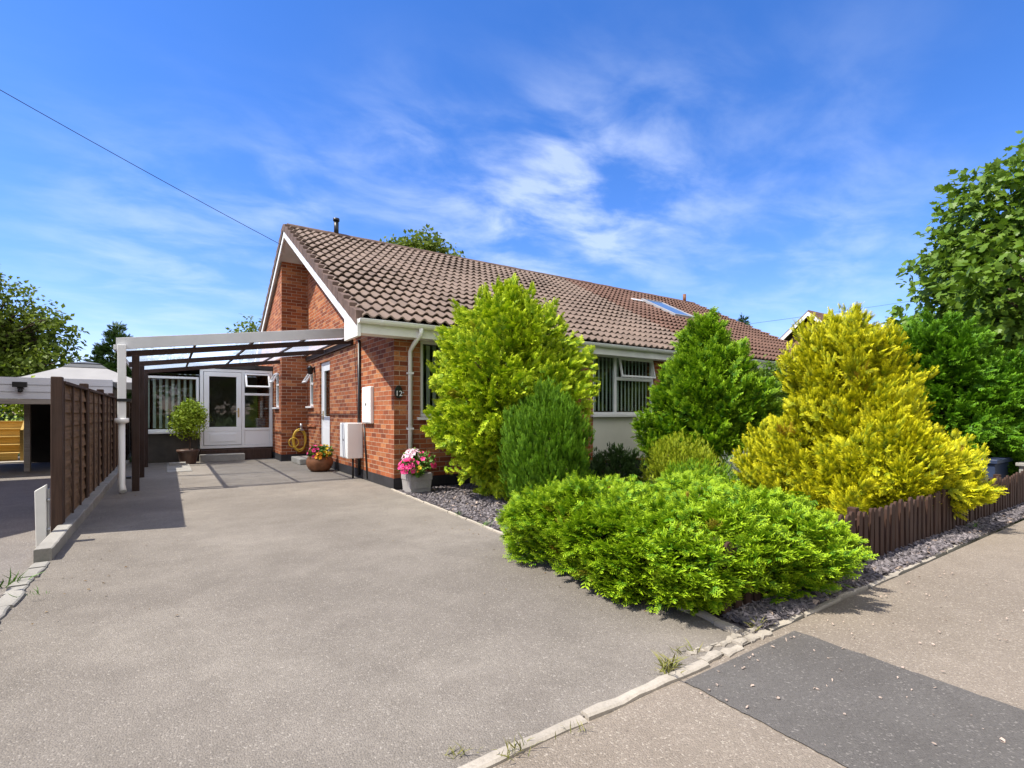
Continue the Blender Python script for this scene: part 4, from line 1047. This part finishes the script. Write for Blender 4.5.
def conifer(name, loc, h, prof, label, cat, mat, nplume, plen, nfr, fsize, tmpl, up=.8, out=.7, lump=.12, depth=.3, seed=1, sx=1., sy=1., z0=.02, spread=.8, roll=.5, sway=(0, 0, 0), group=None, wild=.25, trunk_h=.75, boughs=42, bough_amp=.15):
    g = np.random.default_rng(seed)
    t = thing(name, (*loc, 0), label, cat, group)
    P, O, zt = crown_surface(nplume, prof, loc, z0, h, g, lump, sx, sy, boughs, bough_amp)
    dp_ = (g.random(nplume) ** 1.7) * depth
    ax0 = np.array([loc[0], loc[1], 0])
    inn = P.copy(); inn[:, 0] = loc[0] + (P[:, 0] - loc[0]) * (1 - dp_); inn[:, 1] = loc[1] + (P[:, 1] - loc[1]) * (1 - dp_); inn[:, 2] -= dp_ * .3 * plen
    A = norm(O * out + np.array([0, 0, up]) + g.normal(0, wild, (nplume, 3)) + np.array(sway))
    L = plen * g.uniform(.65, 1.35, nplume)
    base = inn - A * (L * .75)[:, None]
    # fronds along each plume
    tt = g.random((nplume, nfr)) ** .8
    rd = g.normal(0, 1, (nplume, nfr, 3)); rd -= (rd * A[:, None]).sum(-1, keepdims=True) * A[:, None]; rd = norm(rd)
    FP = base[:, None] + A[:, None] * (tt * L[:, None])[..., None] + rd * (.02 + .22 * plen * (1 - tt) * g.random((nplume, nfr)))[..., None]
    FD = norm(A[:, None] * .9 + rd * (spread * (1.05 - tt))[..., None] + g.normal(0, .12, (nplume, nfr, 3)))
    FS = fsize * (1.15 - .5 * tt) * g.uniform(.7, 1.25, (nplume, nfr))
    pr_ = g.random(nplume); rn = np.clip(pr_[:, None] * .65 + g.random((nplume, nfr)) * .35, 0, 1)
    UP = norm(O[:, None] * 1.0 + np.array([0, 0, .5]) + rd * .6)
    m = FP[..., 2].ravel() > .02
    spray('crown', mat, FP.reshape(-1, 3)[m], FD.reshape(-1, 3)[m], FS.ravel()[m], tmpl, t, rn.ravel()[m], np.repeat(g.random(nplume), nfr)[m], UP.reshape(-1, 3)[m], seed, roll)
    # trunk and inner branches
    tb = MB(); lx, ly = loc
    if trunk_h > 0: tb.tube([(lx, ly, -.05), (lx + .02, ly, h * .3), (lx, ly + .02, h * trunk_h)], [.035 * h ** .6, .028 * h ** .6, .01], 8)
    for k in range(26 if trunk_h > 0 else 8):
        i = g.integers(nplume); a = np.array([lx, ly, max(.05, min(base[i][2] - .25 * h * g.random(), h * max(.1, trunk_h)))]); b = base[i]
        tb.tube([tuple(a), tuple((a * .5 + b * .5) - np.array([0, 0, .04])), tuple(b)], [.016, .012, .006], 5)
    tb.build('trunk', 'bark', t)
    return t

def broad_tree(name, loc, clumps, label, cat, mat, nleaf, lsize, tmpl, seed=1, trunk=(.14, 3.0), group=None, droop=.25, limbs=True):
    """clumps: (x,y,z,r) spheres relative to loc"""
    g = np.random.default_rng(seed); t = thing(name, (*loc, 0), label, cat, group)
    C = np.array(clumps, float); vol = C[:, 3] ** 2.2; idx = g.choice(len(C), nleaf, p=vol / vol.sum())
    # twigs: groups of leaves
    ntw = nleaf // 6
    idx = g.choice(len(C), ntw, p=vol / vol.sum())
    dv = norm(g.normal(0, 1, (ntw, 3))); rad = C[idx, 3] * (.45 + .6 * g.random(ntw) ** .6)
    TP = C[idx, :3] + dv * rad[:, None] * np.array([1, 1, .85]) + np.array([loc[0], loc[1], 0])
    TD = norm(dv + g.normal(0, .5, (ntw, 3)) + np.array([0, 0, .1]))
    k = 6; s_ = np.linspace(0, 1, k)
    LP = TP[:, None] + TD[:, None] * (s_ * lsize * 2.2)[None, :, None] + g.normal(0, lsize * .35, (ntw, k, 3))
    LD = norm(TD[:, None] * .5 + g.normal(0, .7, (ntw, k, 3)) + np.array([0, 0, -droop]))
    S = lsize * g.uniform(.6, 1.25, (ntw, k))
    rn = np.clip(np.repeat(g.random(ntw), k) * .6 + g.random(ntw * k) * .4, 0, 1)
    P = LP.reshape(-1, 3); m = P[:, 2] > .03
    up = norm(np.tile([0., 0., 1.], (len(P), 1)) + np.repeat(dv, k, 0) * .5)
    spray('crown', mat, P[m], LD.reshape(-1, 3)[m], S.ravel()[m], tmpl, t, rn[m], None, up[m], seed, .55)
    tb = MB(); r0, hh = trunk
    if r0 > 0:
        tb.tube([(loc[0], loc[1], -.05), (loc[0] + .04, loc[1], hh * .5), (loc[0], loc[1] + .04, hh)], [r0, r0 * .8, r0 * .5], 10)
        for c in clumps:
            a = Vector((loc[0], loc[1], min(hh, max(.1 * hh, c[2] - c[3] * .9)))); b = Vector((loc[0] + c[0], loc[1] + c[1], c[2]))
            tb.tube([a, a.lerp(b, .5) + Vector((0, 0, .12 * c[3])), b], [r0 * .4, r0 * .25, r0 * .08], 6)
            for q_ in range(3):
                e = b + Vector(tuple(norm(g.normal(0, 1, 3)) * c[3] * .8)); tb.tube([a.lerp(b, .6), e], [r0 * .16, r0 * .04], 5)
        tb.build('trunk', 'bark', t)
    return t
def blob_clumps(c, rx, ry, rz, n, r, seed):
    g = np.random.default_rng(seed); out = []
    for _ in range(n):
        d = norm(g.normal(0, 1, 3)) * g.random() ** .4
        out.append((c[0] + d[0] * rx, c[1] + d[1] * ry, c[2] + d[2] * rz, r * g.uniform(.7, 1.3)))
    return out

# ------------------------------------------------------------------ front garden planting
conifer('conifer', (3.98, 6.02), 3.0, [(0, .30), (.13, .70), (.3, 1.0), (.44, 1.04), (.6, .96), (.72, .83), (.83, .64), (.92, .38), (.97, .16), (1, .05)],
        'tall lime green rounded conifer in front of the first house window', 'conifer', 'thuja', 760, .46, 26, .150, T_FAN, up=.42, out=.9, lump=.14, depth=.42, seed=21, wild=.34, boughs=46, bough_amp=.2)
conifer('conifer', (3.74, 4.82), 1.46, [(0, .42), (.25, .50), (.55, .49), (.74, .40), (.88, .26), (1, .06)],
        'slim dark green columnar conifer in front of the lime green one', 'conifer', 'column', 760, .28, 22, .098, T_WISP, up=1.6, out=.32, lump=.10, depth=.35, seed=22, spread=.40, wild=.14)
conifer('conifer', (7.62, 5.35), 2.85, [(0, .65), (.1, .85), (.3, .93), (.5, .82), (.7, .56), (.88, .26), (1, .03)],
        'bright green conical conifer in front of the second house window', 'conifer', 'greencon', 820, .42, 24, .165, T_FANSM, up=.6, out=.85, lump=.15, depth=.40, seed=23, wild=.32, boughs=46, bough_amp=.2)
conifer('conifer', (6.6, 2.82), 2.36, [(0, .80), (.12, .98), (.3, .92), (.5, .72), (.7, .58), (.85, .44), (.95, .25), (1, .06)],
        'large golden yellow conifer spreading over the picket fence', 'conifer', 'golden', 900, .44, 28, .14, T_FEATHER, up=.8, out=.6, lump=.20, depth=.55, seed=24, sway=(.15, 0, 0), sx=.88, sy=.98, wild=.36, boughs=34, bough_amp=.20)
conifer('conifer', (6.28, 2.2), 1.0, [(0, .42), (.2, .52), (.5, .52), (.8, .34), (1, .1)],
        'low golden yellow bush hanging over the pickets, right of the large one', 'conifer', 'golden', 420, .36, 28, .135, T_FEATHER, up=.45, out=.85, lump=.18, depth=.42, seed=25, z0=.16, trunk_h=.4, wild=.36, boughs=14, bough_amp=.24)
conifer('conifer', (10.35, 3.0), 2.62, [(0, .75), (.15, 1.0), (.4, 1.10), (.7, .92), (.88, .60), (1, .15)],
        'mid green layered conifer between the golden one and the leafy tree', 'conifer', 'yewgreen', 760, .52, 24, .19, T_FAN, up=.12, out=.95, lump=.2, depth=.36, seed=26)
# low spreading juniper hedge: squarish mound
def mound(name, c, half, h, label, cat, mat, nplume, plen, nfr, fs, tmpl, seed, pw=3.2):
    g = np.random.default_rng(seed); t = thing(name, (c[0], c[1], 0), label, cat)
    n = nplume; th = g.random(n) * 2 * np.pi; side = g.random(n) < .42
    ct, st_ = np.cos(th), np.sin(th); k = (np.abs(ct) ** pw + np.abs(st_) ** pw) ** (-1 / pw)
    rad = np.where(side, .97 + .05 * np.sin(4 * th), np.sqrt(g.random(n)) * .97)
    wob = 1 + .07 * np.sin(3 * th + 1) + .05 * np.sin(7 * th)
    x = c[0] + half[0] * k * ct * rad * wob; y = c[1] + half[1] * k * st_ * rad * wob
    top = h * (1 - .32 * rad ** 5) * (1 + .10 * np.array([mnoise.noise(Vector((a * 1.7, b * 1.7, 1.3))) for a, b in zip(x, y)]) * 2)
    z = np.where(side, top * g.random(n) ** .75, top)
    nb_ = 46; bc = np.stack([c[0] + half[0] * g.uniform(-1, 1, nb_), c[1] + half[1] * g.uniform(-1, 1, nb_), h * g.uniform(.2, 1, nb_)], 1)
    dd = np.sqrt(((np.stack([x, y, z], 1)[:, None] - bc[None]) ** 2).sum(-1)).min(1)
    k_ = 1 + .10 * (1 - np.minimum(dd / .22, 1.6) ** 2)
    x = c[0] + (x - c[0]) * np.where(side, k_, 1); y = c[1] + (y - c[1]) * np.where(side, k_, 1); z = z * np.where(side, 1, np.clip(1 + (k_ - 1) * 1.2, .78, 1.2))
    O = np.stack([ct * np.where(side, 1, rad * .7), st_ * np.where(side, 1, rad * .7), np.where(side, .25, .35)], 1)
    A = norm(O + g.normal(0, .38, (n, 3)) + np.array([0, 0, .08]))
    L = plen * g.uniform(.6, 1.4, n); base = np.stack([x, y, z], 1) - A * (L * .7)[:, None]
    tt = g.random((n, nfr)) ** .75
    rd = g.normal(0, 1, (n, nfr, 3)); rd -= (rd * A[:, None]).sum(-1, keepdims=True) * A[:, None]; rd = norm(rd) * np.array([1, 1, .5])
    FP = base[:, None] + A[:, None] * (tt * L[:, None])[..., None] + rd * (.015 + .16 * plen * (1 - tt))[..., None]
    FD = norm(A[:, None] * .85 + rd * (.95 * (1.05 - tt))[..., None] + g.normal(0, .12, (n, nfr, 3)) + np.array([0, 0, .05]))
    FS = fs * (1.15 - .45 * tt) * g.uniform(.7, 1.25, (n, nfr))
    rn = np.clip(g.random(n)[:, None] * .6 + g.random((n, nfr)) * .4, 0, 1)
    P = FP.reshape(-1, 3); m = P[:, 2] > .025
    # the pickets hold the low growth back, it spills over their tops
    m &= ~((P[:, 1] < 1.80) & (P[:, 0] > 2.72) & (P[:, 2] < .24 + .08 * np.sin(P[:, 0] * 9)) & (np.repeat(g.random(n), nfr) < .55))
    spray('crown', mat, P[m], FD.reshape(-1, 3)[m], FS.ravel()[m], tmpl, t, rn.ravel()[m], np.repeat(g.random(n), nfr)[m], None, seed, .38)
    tb = MB()
    for q_ in range(60):
        i = g.integers(n); b = base[i]; a = np.array([c[0] + (b[0] - c[0]) * .35, c[1] + (b[1] - c[1]) * .35, .02])
        tb.tube([tuple(a), tuple(a * .4 + b * .6 - np.array([0, 0, .05])), tuple(b)], [.016, .011, .005], 5)
    tb.build('stem', 'bark', t)
    return t
mound('juniper', (3.15, 2.62), (.93, 1.06), .47, 'low bright green juniper spreading over the corner of the front garden', 'shrub', 'juniper', 1500, .27, 26, .080, T_STAR, 31)
mound('juniper', (3.66, 1.98), (.40, .44), .34, 'smaller green juniper tail pushing through the pickets beside the low one', 'shrub', 'juniper', 330, .22, 26, .075, T_STAR, 32)
conifer('shrub', (6.15, 4.75), .82, [(0, .42), (.3, .52), (.6, .45), (.85, .25), (1, .08)], 'feathery yellow green shrub in front of the cream panel', 'shrub', 'bushlime', 300, .28, 16, .085, T_WISP, up=1.1, out=.5, lump=.14, depth=.45, seed=41, trunk_h=.3)
conifer('shrub', (5.85, 5.7), .62, [(0, .45), (.4, .5), (.8, .3), (1, .1)], 'small dark green shrub at the foot of the cream panel', 'shrub', 'darkshrub', 200, .22, 14, .08, T_FANSM, up=.6, out=.7, lump=.2, depth=.5, seed=42, trunk_h=.3)
conifer('shrub', (5.5, 4.0), .52, [(0, .5), (.4, .55), (.8, .35), (1, .1)], 'low mid green shrub just behind the bright juniper', 'shrub', 'greencon', 260, .22, 16, .075, T_WISP, up=.8, out=.6, lump=.18, depth=.5, seed=44, trunk_h=.3)
conifer('shrub', (6.65, 4.2), .55, [(0, .25), (.5, .30), (1, .12)], 'small silvery grey leaved shrub beside the golden conifer', 'shrub', 'lavender', 120, .25, 12, .07, T_WISP, up=1.2, out=.5, lump=.15, depth=.6, seed=43, trunk_h=.2)
conifer('shrub', (3.70, 5.42), .40, [(0, .18), (.5, .22), (1, .06)], 'small lime green seedling on the slate before the tall lime conifer', 'shrub', 'thuja', 40, .2, 14, .085, T_FAN, up=.6, out=.8, seed=45, trunk_h=.3)
broad_tree('shrub', (10.6, 6.0), blob_clumps((0, 0, 1.25), .6, .5, .75, 16, .34, 51), 'loose leafy green shrub under the neighbouring gutter', 'shrub', 'broad', 5200, .10, T_LEAF, 51, (.04, 1.2))
ar = MB()
for (x, y) in ((10.25, 6.6), (10.65, 6.75)):
    ar.tube([(x - .28 + .56 * k / 16, y, 1.6 + .62 * math.sin(math.pi * k / 16)) if 0 < k < 16 else (x - .28 + .56 * k / 16, y, 0.) for k in range(17)], .014, 6)
one(ar, 'garden_arch', 'white', 'thin pale hoops of a garden arch under the neighbouring gutter', 'garden arch')

# ------------------------------------------------------------------ trees
rt = blob_clumps((0, 0, 3.75), 1.7, 1.9, 1.9, 44, .75, 61)
rt += [(-1.7, 1.0, 3.3, .55), (-1.5, .9, 2.9, .6), (-1.2, .9, 2.6, .6), (-1.0, .6, 3.4, .7), (-1.3, .9, 3.9, .5), (0, 0, 5.7, .6), (-.4, 0, 5.1, .7), (-1.2, -.5, 2.0, .8), (-.3, -.3, 1.5, .8), (.4, 0, 1.2, .7)]
broad_tree('broadleaf_tree', (13.35, 1.55), rt, 'tall leafy green tree rising at the right edge behind the conifers', 'tree', 'broad', 34000, .145, T_MAPLE, 61, (.16, 4.2))
broad_tree('broadleaf_tree', (17.6, 5.0), blob_clumps((0, 0, 2.7), 1.3, 1.2, .9, 12, .6, 62), 'smaller leafy tree peeping over the mid green conifer', 'tree', 'broad', 3600, .2, T_MAPLE, 62, (.1, 2.6))
lt_ = blob_clumps((0, 0, 4.0), 1.9, 1.9, 2.3, 34, .66, 63) + [(1.5, -1.2, 2.6, .8), (2.2, -1.6, 3.0, .6), (1.2, -.8, 1.9, .9), (0, 0, 1.9, .9), (1.9, -1.3, 4.6, .35)]
broad_tree('broadleaf_tree', (-5.6, 26.5), lt_, 'open branched green tree at the left edge behind the garage', 'tree', 'treefar', 15000, .19, T_LEAF, 63, (.2, 3.6))
broad_tree('broadleaf_tree', (-.9, 33.5), blob_clumps((0, 0, 3.2), 1.8, 1.2, 1.1, 16, .7, 64), 'bushy tree behind the white gazebo roof', 'tree', 'treefar', 4200, .22, T_LEAF, 64, (.12, 2.5))
conifer('conifer', (-1.9, 29.5), 5.2, [(0, .8), (.3, 1.1), (.7, .75), (1, .08)], 'dark conifer top showing above the corner of the carport', 'conifer', 'darkshrub', 420, .6, 14, .28, T_FAN, up=.2, out=.9, seed=65)
broad_tree('broadleaf_tree', (11.7, 26.5), blob_clumps((0, 0, 9.1), 1.8, 1.6, 1.5, 34, .75, 66), 'dense green tree crown rising behind the bungalow ridge', 'tree', 'treefar', 22000, .25, T_LEAF, 66, (.25, 7.5))
broad_tree('broadleaf_tree', (6.0, 40), blob_clumps((0, 0, 5.9), 2.2, 1.4, 1.0, 14, .8, 67), 'far tree tops just above the carport fascia', 'tree', 'treefar', 2600, .28, T_LEAF, 67, (.2, 5))
conifer('conifer', (31.5, 19.4), 7.6, [(0, 1.2), (.4, 1.2), (.75, .65), (1, .06)], 'distant dark conifer between the bungalow roof and the far gable', 'conifer', 'darkshrub', 420, .7, 12, .35, T_FAN, up=.2, out=.9, seed=68)
broad_tree('hedge', (-2.05, 4.25), blob_clumps((0, 0, .60), .22, .95, .40, 30, .28, 69), "clipped dark green hedge beside the neighbour's drive, left of the view", 'hedge', 'broad', 7200, .09, T_LEAF, 69, (.05, 1.0))  # out-of-view greenery added to cast shadow on the front of that drive
for k, (x, y, h_) in enumerate(((-9, -12.5, 3.2), (-3.5, -11.5, 2.6), (2.5, -12.0, 3.4), (8.5, -11.5, 2.8), (15, -12.5, 3.6))):
    broad_tree('broadleaf_tree', (x, y), blob_clumps((0, 0, h_), 2.6, 1.6, 1.9, 16, 1.1, 200 + k), ('far left', 'near left', 'middle', 'near right', 'far right')[k] + ' roadside tree across the street behind the viewer', 'tree', 'treefar', 2600, .42, T_LEAF, 200 + k, (.2, h_ - .5), group='trees across the street')
# plants behind the open garage
broad_tree('shrub', (-2.9, 18.9), blob_clumps((0, 0, 1.2), .7, .4, .6, 10, .35, 70), 'sunlit green shrub beyond the golden steps', 'shrub', 'topiary', 1500, .12, T_LEAF, 70, (.04, .9))
broad_tree('shrub', (-4.6, 20.2), blob_clumps((0, 0, 1.4), 1.5, .5, .7, 14, .5, 71), 'dark green shrubbery behind the golden steps', 'shrub', 'darkshrub', 2000, .15, T_LEAF, 71, (.04, .9))

# ------------------------------------------------------------------ pots and flowers
def flowers(loc, r, n, mat, label, size, seed, z, foliage=True, hh=.16):
    g = np.random.default_rng(seed); t = thing('flowering_plant', (loc[0], loc[1], z), label, 'flowers')
    if foliage:
        nl = 260; d = norm(g.normal(0, 1, (nl, 3))); d[:, 2] = np.abs(d[:, 2]); P = np.array([loc[0], loc[1], z]) + d * np.array([r, r, hh]) * (g.random((nl, 1)) ** .5)
        spray('foliage', 'herb', P, d + g.normal(0, .5, (nl, 3)), .055 * g.uniform(.6, 1.3, nl), T_LEAF, t, rs=seed)
    d = norm(g.normal(0, 1, (n, 3))); d[:, 2] = np.abs(d[:, 2]) * .9 + .05
    d[:, 0] -= .25; d[:, 1] -= .35; d = norm(d)
    C = np.array([loc[0], loc[1], z]) + d * np.array([r, r, hh]) * 1.08
    a = np.linspace(0, 2 * np.pi, 6)[:-1]
    t1 = norm(np.cross(d, [.3, .2, 1.])); t2 = np.cross(d, t1)
    PD = t1[:, None] * np.cos(a)[None, :, None] + t2[:, None] * np.sin(a)[None, :, None]
    fat = (np.array([[0, 0, 0], [.55, .42, .05], [1, 0, -.05], [.55, 0, 0], [.55, -.42, .05]]), T_LEAF[1])
    for q in range(n):      # each flower head is a part of its own
        spray('bloom', mat, np.repeat(C[q:q + 1], 5, 0), PD[q] + d[q] * .35, np.full(5, size * g.uniform(.7, 1.2)), fat, t, rs=seed + q, up=np.repeat(d[q:q + 1], 5, 0), roll=.1)
    st_ = MB()
    for c in C[:14]: st_.tube([(loc[0], loc[1], z - .03), tuple(c * .98 + np.array([loc[0], loc[1], z]) * .02)], .003, 4)
    st_.build('stem', 'herb', t)
    return t
pt = thing('planter', (2.98, 6.86, 0), 'square weathered stone planter at the house corner', 'planter')
q = MB(); cx, cy, hb, ht, zt_ = 3.0, 6.93, .15, .17, .29
q.hexa([(cx - hb, cy - hb, .0), (cx + hb, cy - hb, .0), (cx + hb, cy + hb, .0), (cx - hb, cy + hb, .0), (cx - ht, cy - ht, zt_ - .03), (cx + ht, cy - ht, zt_ - .03), (cx + ht, cy + ht, zt_ - .03), (cx - ht, cy + ht, zt_ - .03)])
q.box(cx - .172, cx + .172, cy - .172, cy - .148, zt_ - .10, zt_); q.box(cx - .172, cx - .148, cy - .148, cy + .172, zt_ - .10, zt_); q.box(cx + .148, cx + .172, cy - .148, cy + .172, zt_ - .10, zt_); q.box(cx - .148, cx + .148, cy + .148, cy + .172, zt_ - .10, zt_)
q.box(cx - .10, cx + .10, cy - .166, cy - .150, .07, .17)
q.build('body', 'stone', pt, bevel=.006)
MB().box(cx - .145, cx + .145, cy - .145, cy + .145, zt_ - .029, zt_ - .022).build('soil', 'soil', pt)
flowers((cx - .17, cy - .10), .13, 26, 'p_pink', 'deep pink petunias trailing over the left side of the stone planter', .052, 81, zt_ + .03, hh=.17)
flowers((cx + .10, cy - .02), .17, 18, 'p_pink', 'bushy green plant with pink blooms on the right of the stone planter', .050, 82, zt_ + .05, hh=.24)
flowers((cx - .02, cy + .10), .13, 26, 'p_white', 'pale pink and white petunias tallest at the back of the stone planter', .050, 83, zt_ + .16, hh=.16)
flowers((cx - .06, cy - .16), .08, 14, 'p_yellow', 'yellow flowers at the front rim of the stone planter', .034, 84, zt_ + .02, hh=.09)
flowers((cx - .08, cy - .20), .05, 8, 'p_orange', 'orange marigolds lowest at the front of the stone planter', .036, 85, zt_ - .005, hh=.06)

bx_, by_ = 2.50, 10.55
bw_ = thing('bowl_planter', (bx_, by_, 0), 'round brown terracotta bowl of flowers by the side door', 'planter')
MB().lathe(bx_, by_, [(0, .0), (.15, .0), (.21, .05), (.255, .15), (.25, .23), (.225, .27), (.235, .285), (.215, .29), (.205, .26), (0, .255)], 30).build('bowl', 'terracotta', bw_)
MB().lathe(bx_, by_, [(0, .266), (.2, .262)], 24).build('soil', 'soil', bw_)
flowers((bx_ - .10, by_ - .03), .12, 18, 'p_pink', 'pink flowers at the left of the terracotta bowl', .045, 86, .29, hh=.2)
flowers((bx_ - .02, by_ - .13), .11, 16, 'p_orange', 'orange flowers at the front of the terracotta bowl', .046, 87, .27, hh=.13)
flowers((bx_ + .12, by_ + .02), .14, 18, 'p_yellow', 'yellow flowers at the right of the terracotta bowl', .040, 88, .29, hh=.21)
flowers((bx_ + .03, by_ + .06), .12, 14, 'p_red', 'red flowers in the middle of the terracotta bowl', .042, 89, .30, hh=.2)

# clipped bay tree in a pot near the porch
tx, ty = .38, 13.72
tp = thing('plant_pot', (tx, ty, 0), 'dark glazed pot holding the round clipped bush by the porch', 'pot')
MB().lathe(tx, ty, [(0, 0), (.15, 0), (.16, .03), (.20, .26), (.225, .28), (.225, .33), (.20, .335), (.19, .30), (0, .30)], 24).build('pot', 'potdark', tp)
MB().lathe(tx, ty, [(0, .312), (.19, .308)], 20).build('soil', 'soil', tp)
bt_ = broad_tree('topiary_bush', (tx, ty), blob_clumps((0, 0, 1.02), .20, .20, .28, 24, .19, 91), 'round clipped yellow green bush in a dark pot beside the porch door', 'bush', 'topiary', 5200, .055, T_LEAF, 91, (.022, .9))
one(MB().box(tx - .36, tx - .05, ty - .42, ty - .22, 0, .07), 'paving_block', 'kerb_grey', 'loose pale paving block lying by the dark plant pot', 'block', bevel=.008)

# hose on the wall, gully block
ho = thing('garden_hose', (2.55, PY0, .3), 'yellow garden hose coiled on the brick corner', 'hose')
hp = []; g = random.Random(4)
for k in range(150):
    a = k / 150 * 2 * math.pi * 6; lay = k / 150
    hp.append((2.64 + (.14 + .018 * math.sin(lay * 23)) * math.cos(a), PY0 - .05 - .07 * lay + .012 * math.sin(a * 2.3), .50 + (.25 + .03 * math.sin(lay * 17)) * math.sin(a)))
hq = MB(); hq.tube(hp, .013, 7)
hq.tube([(2.5 + .11 * math.cos(a), PY0 - .13, .45 + .11 * math.sin(a)) for a in np.linspace(.3, 6.8, 28)], .012, 7)
hq.build('coil', 'hose', ho)
hq = MB(); hq.box(2.63, 2.72, PY0 - .14, PY0, .73, .77); hq.tube([(2.675, PY0 - .10, .77), (2.675, PY0 - .10, .90)], .03, 10); hq.build('tap', 'steel', ho)
one(MB().box(2.42, 2.78, 12.0, 12.95, 0, .13), 'gully_block', 'kerb_grey', 'low pale concrete gully surround below the hose', 'concrete block', bevel=.015)

# ------------------------------------------------------------------ slate chippings, weeds
g = np.random.default_rng(77)
def chips(n, fx):
    P = fx(n); s_ = g.uniform(.009, .027, n); th = g.random(n) * 6.28; tl = g.normal(0, .35, (n, 2))
    base = np.array([[-1, -.6, 0], [.2, -.8, 0], [1, 0, 0], [.3, .7, 0], [-.8, .5, 0], [-1, -.6, .28], [.2, -.8, .28], [1, 0, .28], [.3, .7, .28], [-.8, .5, .28]])
    F0 = np.array([[5, 6, 7, 8], [5, 8, 9, 9], [0, 1, 6, 5], [1, 2, 7, 6], [2, 3, 8, 7], [3, 4, 9, 8], [4, 0, 5, 9]])
    F0[1] = [5, 8, 9, 5]
    c, s = np.cos(th)[:, None], np.sin(th)[:, None]
    jit = base[None] * g.uniform(.7, 1.3, (n, 1, 3))
    x = (jit[..., 0] * c - jit[..., 1] * s) * s_[:, None]; y = (jit[..., 0] * s + jit[..., 1] * c) * s_[:, None]; z = jit[..., 2] * s_[:, None] + x * tl[:, :1] + y * tl[:, 1:]
    V = np.stack([x, y, z], -1) + P[:, None]
    quads = F0[[0, 2, 3, 4, 5, 6]]
    tri = np.array([[5, 8, 9]])
    FF = (np.arange(n)[:, None, None] * 10 + quads[None]).reshape(-1, 4)
    C = np.ones((n, 10, 4)); C[..., 0] = g.random((n, 1)); C[..., 2] = g.random((n, 1))
    return V.reshape(-1, 3), FF, C.reshape(-1, 4)
def area(n):
    k = int(n * .62)
    a = np.stack([2.62 + g.random(k) ** 1.3 * 1.9, 3.6 + g.random(k) * 3.55, g.uniform(-.008, .015, k)], 1)
    b = np.stack([2.62 + g.random(n - k) ** 1.4 * 6.9, 1.50 + g.random(n - k) ** .8 * .22, g.uniform(-.008, .02, n - k)], 1)
    e = 2.545 + (a[:, 1] - 1.95) / 5.43 * .255 + .05
    a[:, 0] = np.maximum(a[:, 0], e + g.random(k) * .1)
    return np.concatenate([a, b])
V, F, C = chips(24000, area)
so_ = mesh_np('slate_chippings', V, F, 'slate', None, None, False, C)
tag(so_, 'purple grey slate chippings covering the front garden bed', 'slate chippings', kind='stuff')
# loose pale grit on the pavement edge
def grit(n):
    return np.stack([1.8 + g.random(n) * 3.0, 1.36 - g.random(n) ** 2.5 * .9, np.full(n, .0)], 1)
s_bak = g
V, F, C = chips(140, grit); V = V.copy(); C[:, 2] = 1.
cen = V.reshape(-1, 10, 3).mean(1, keepdims=True); V = (cen + (V.reshape(-1, 10, 3) - cen) * .32).reshape(-1, 3)
tag(mesh_np('grit', V, F, 'slate', None, None, False, C), 'scattered pale grit on the pavement beside the edging', 'grit', kind='stuff')

def litter(n):
    k = n // 2
    a = np.stack([2.45 - g.random(k) ** 2 * .8, 1.7 + g.random(k) * 5.2, np.full(k, .006)], 1)
    b = np.stack([-.62 + g.random(n - k) ** 2 * .7, 3.2 + g.random(n - k) * 6, np.full(n - k, .006)], 1)
    return np.concatenate([a, b])
P = litter(110); dv_ = norm(np.stack([g.normal(0, 1, 110), g.normal(0, 1, 110), g.normal(0, .15, 110)], 1))
tag(spray('leaf_litter', 'litter', P, dv_, g.uniform(.010, .026, 110), T_LEAF, None, rs=3, roll=.25), 'scattered dry leaves and needles along both edges of the driveway', 'leaf litter', kind='stuff')
def weed(x, y, n, s_, label, seed, mat='grass', z=.0):
    gg = np.random.default_rng(seed); P = np.stack([x + gg.normal(0, .03, n), y + gg.normal(0, .016, n), np.full(n, z)], 1)
    D = norm(np.stack([gg.normal(0, .75, n), gg.normal(0, .75, n), np.full(n, .8)], 1))
    o = spray('weed_tuft', mat, P, D, s_ * gg.uniform(.5, 1.3, n), T_BLADE, None, rs=seed)
    return tag(o, label, 'weed', 'weeds along the edgings')
weed(1.86, 1.50, 46, .085, 'largest straw and green grass tuft where kerb, dark patch and drive meet', 101)
weed(2.05, 1.56, 20, .06, 'small tuft in the cracked edging beside the largest one', 102)
weed(.98, 1.42, 24, .06, 'green tuft on the pavement side of the pale kerb, second from the bottom', 103)
weed(.80, 1.52, 22, .05, 'flat green tuft nearest the bottom of the kerb', 104)
weed(1.2, 1.40, 12, .04, 'tiny dry tuft on the pavement side of the kerb', 105)
weed(2.62, 1.53, 34, .07, 'dry straw tuft at the foot of the garden corner', 106)
weed(-.88, 4.75, 20, .13, "green weed growing beside the neighbour's dark drive", 107, 'herb', -.02)
weed(-.70, 4.25, 16, .05, 'low mossy weed on the left kerb', 108, 'herb', .03)
weed(2.66, 5.0, 12, .06, 'pale green weed by the middle of the garden edging', 109, 'herb', .02)
weed(2.64, 4.4, 12, .06, 'pale green weed nearer the juniper on the garden edging', 110, 'herb', .02)
weed(6.6, 1.60, 16, .10, 'yellow green weed in the slate near the far end of the pickets', 111, 'herb', .0)
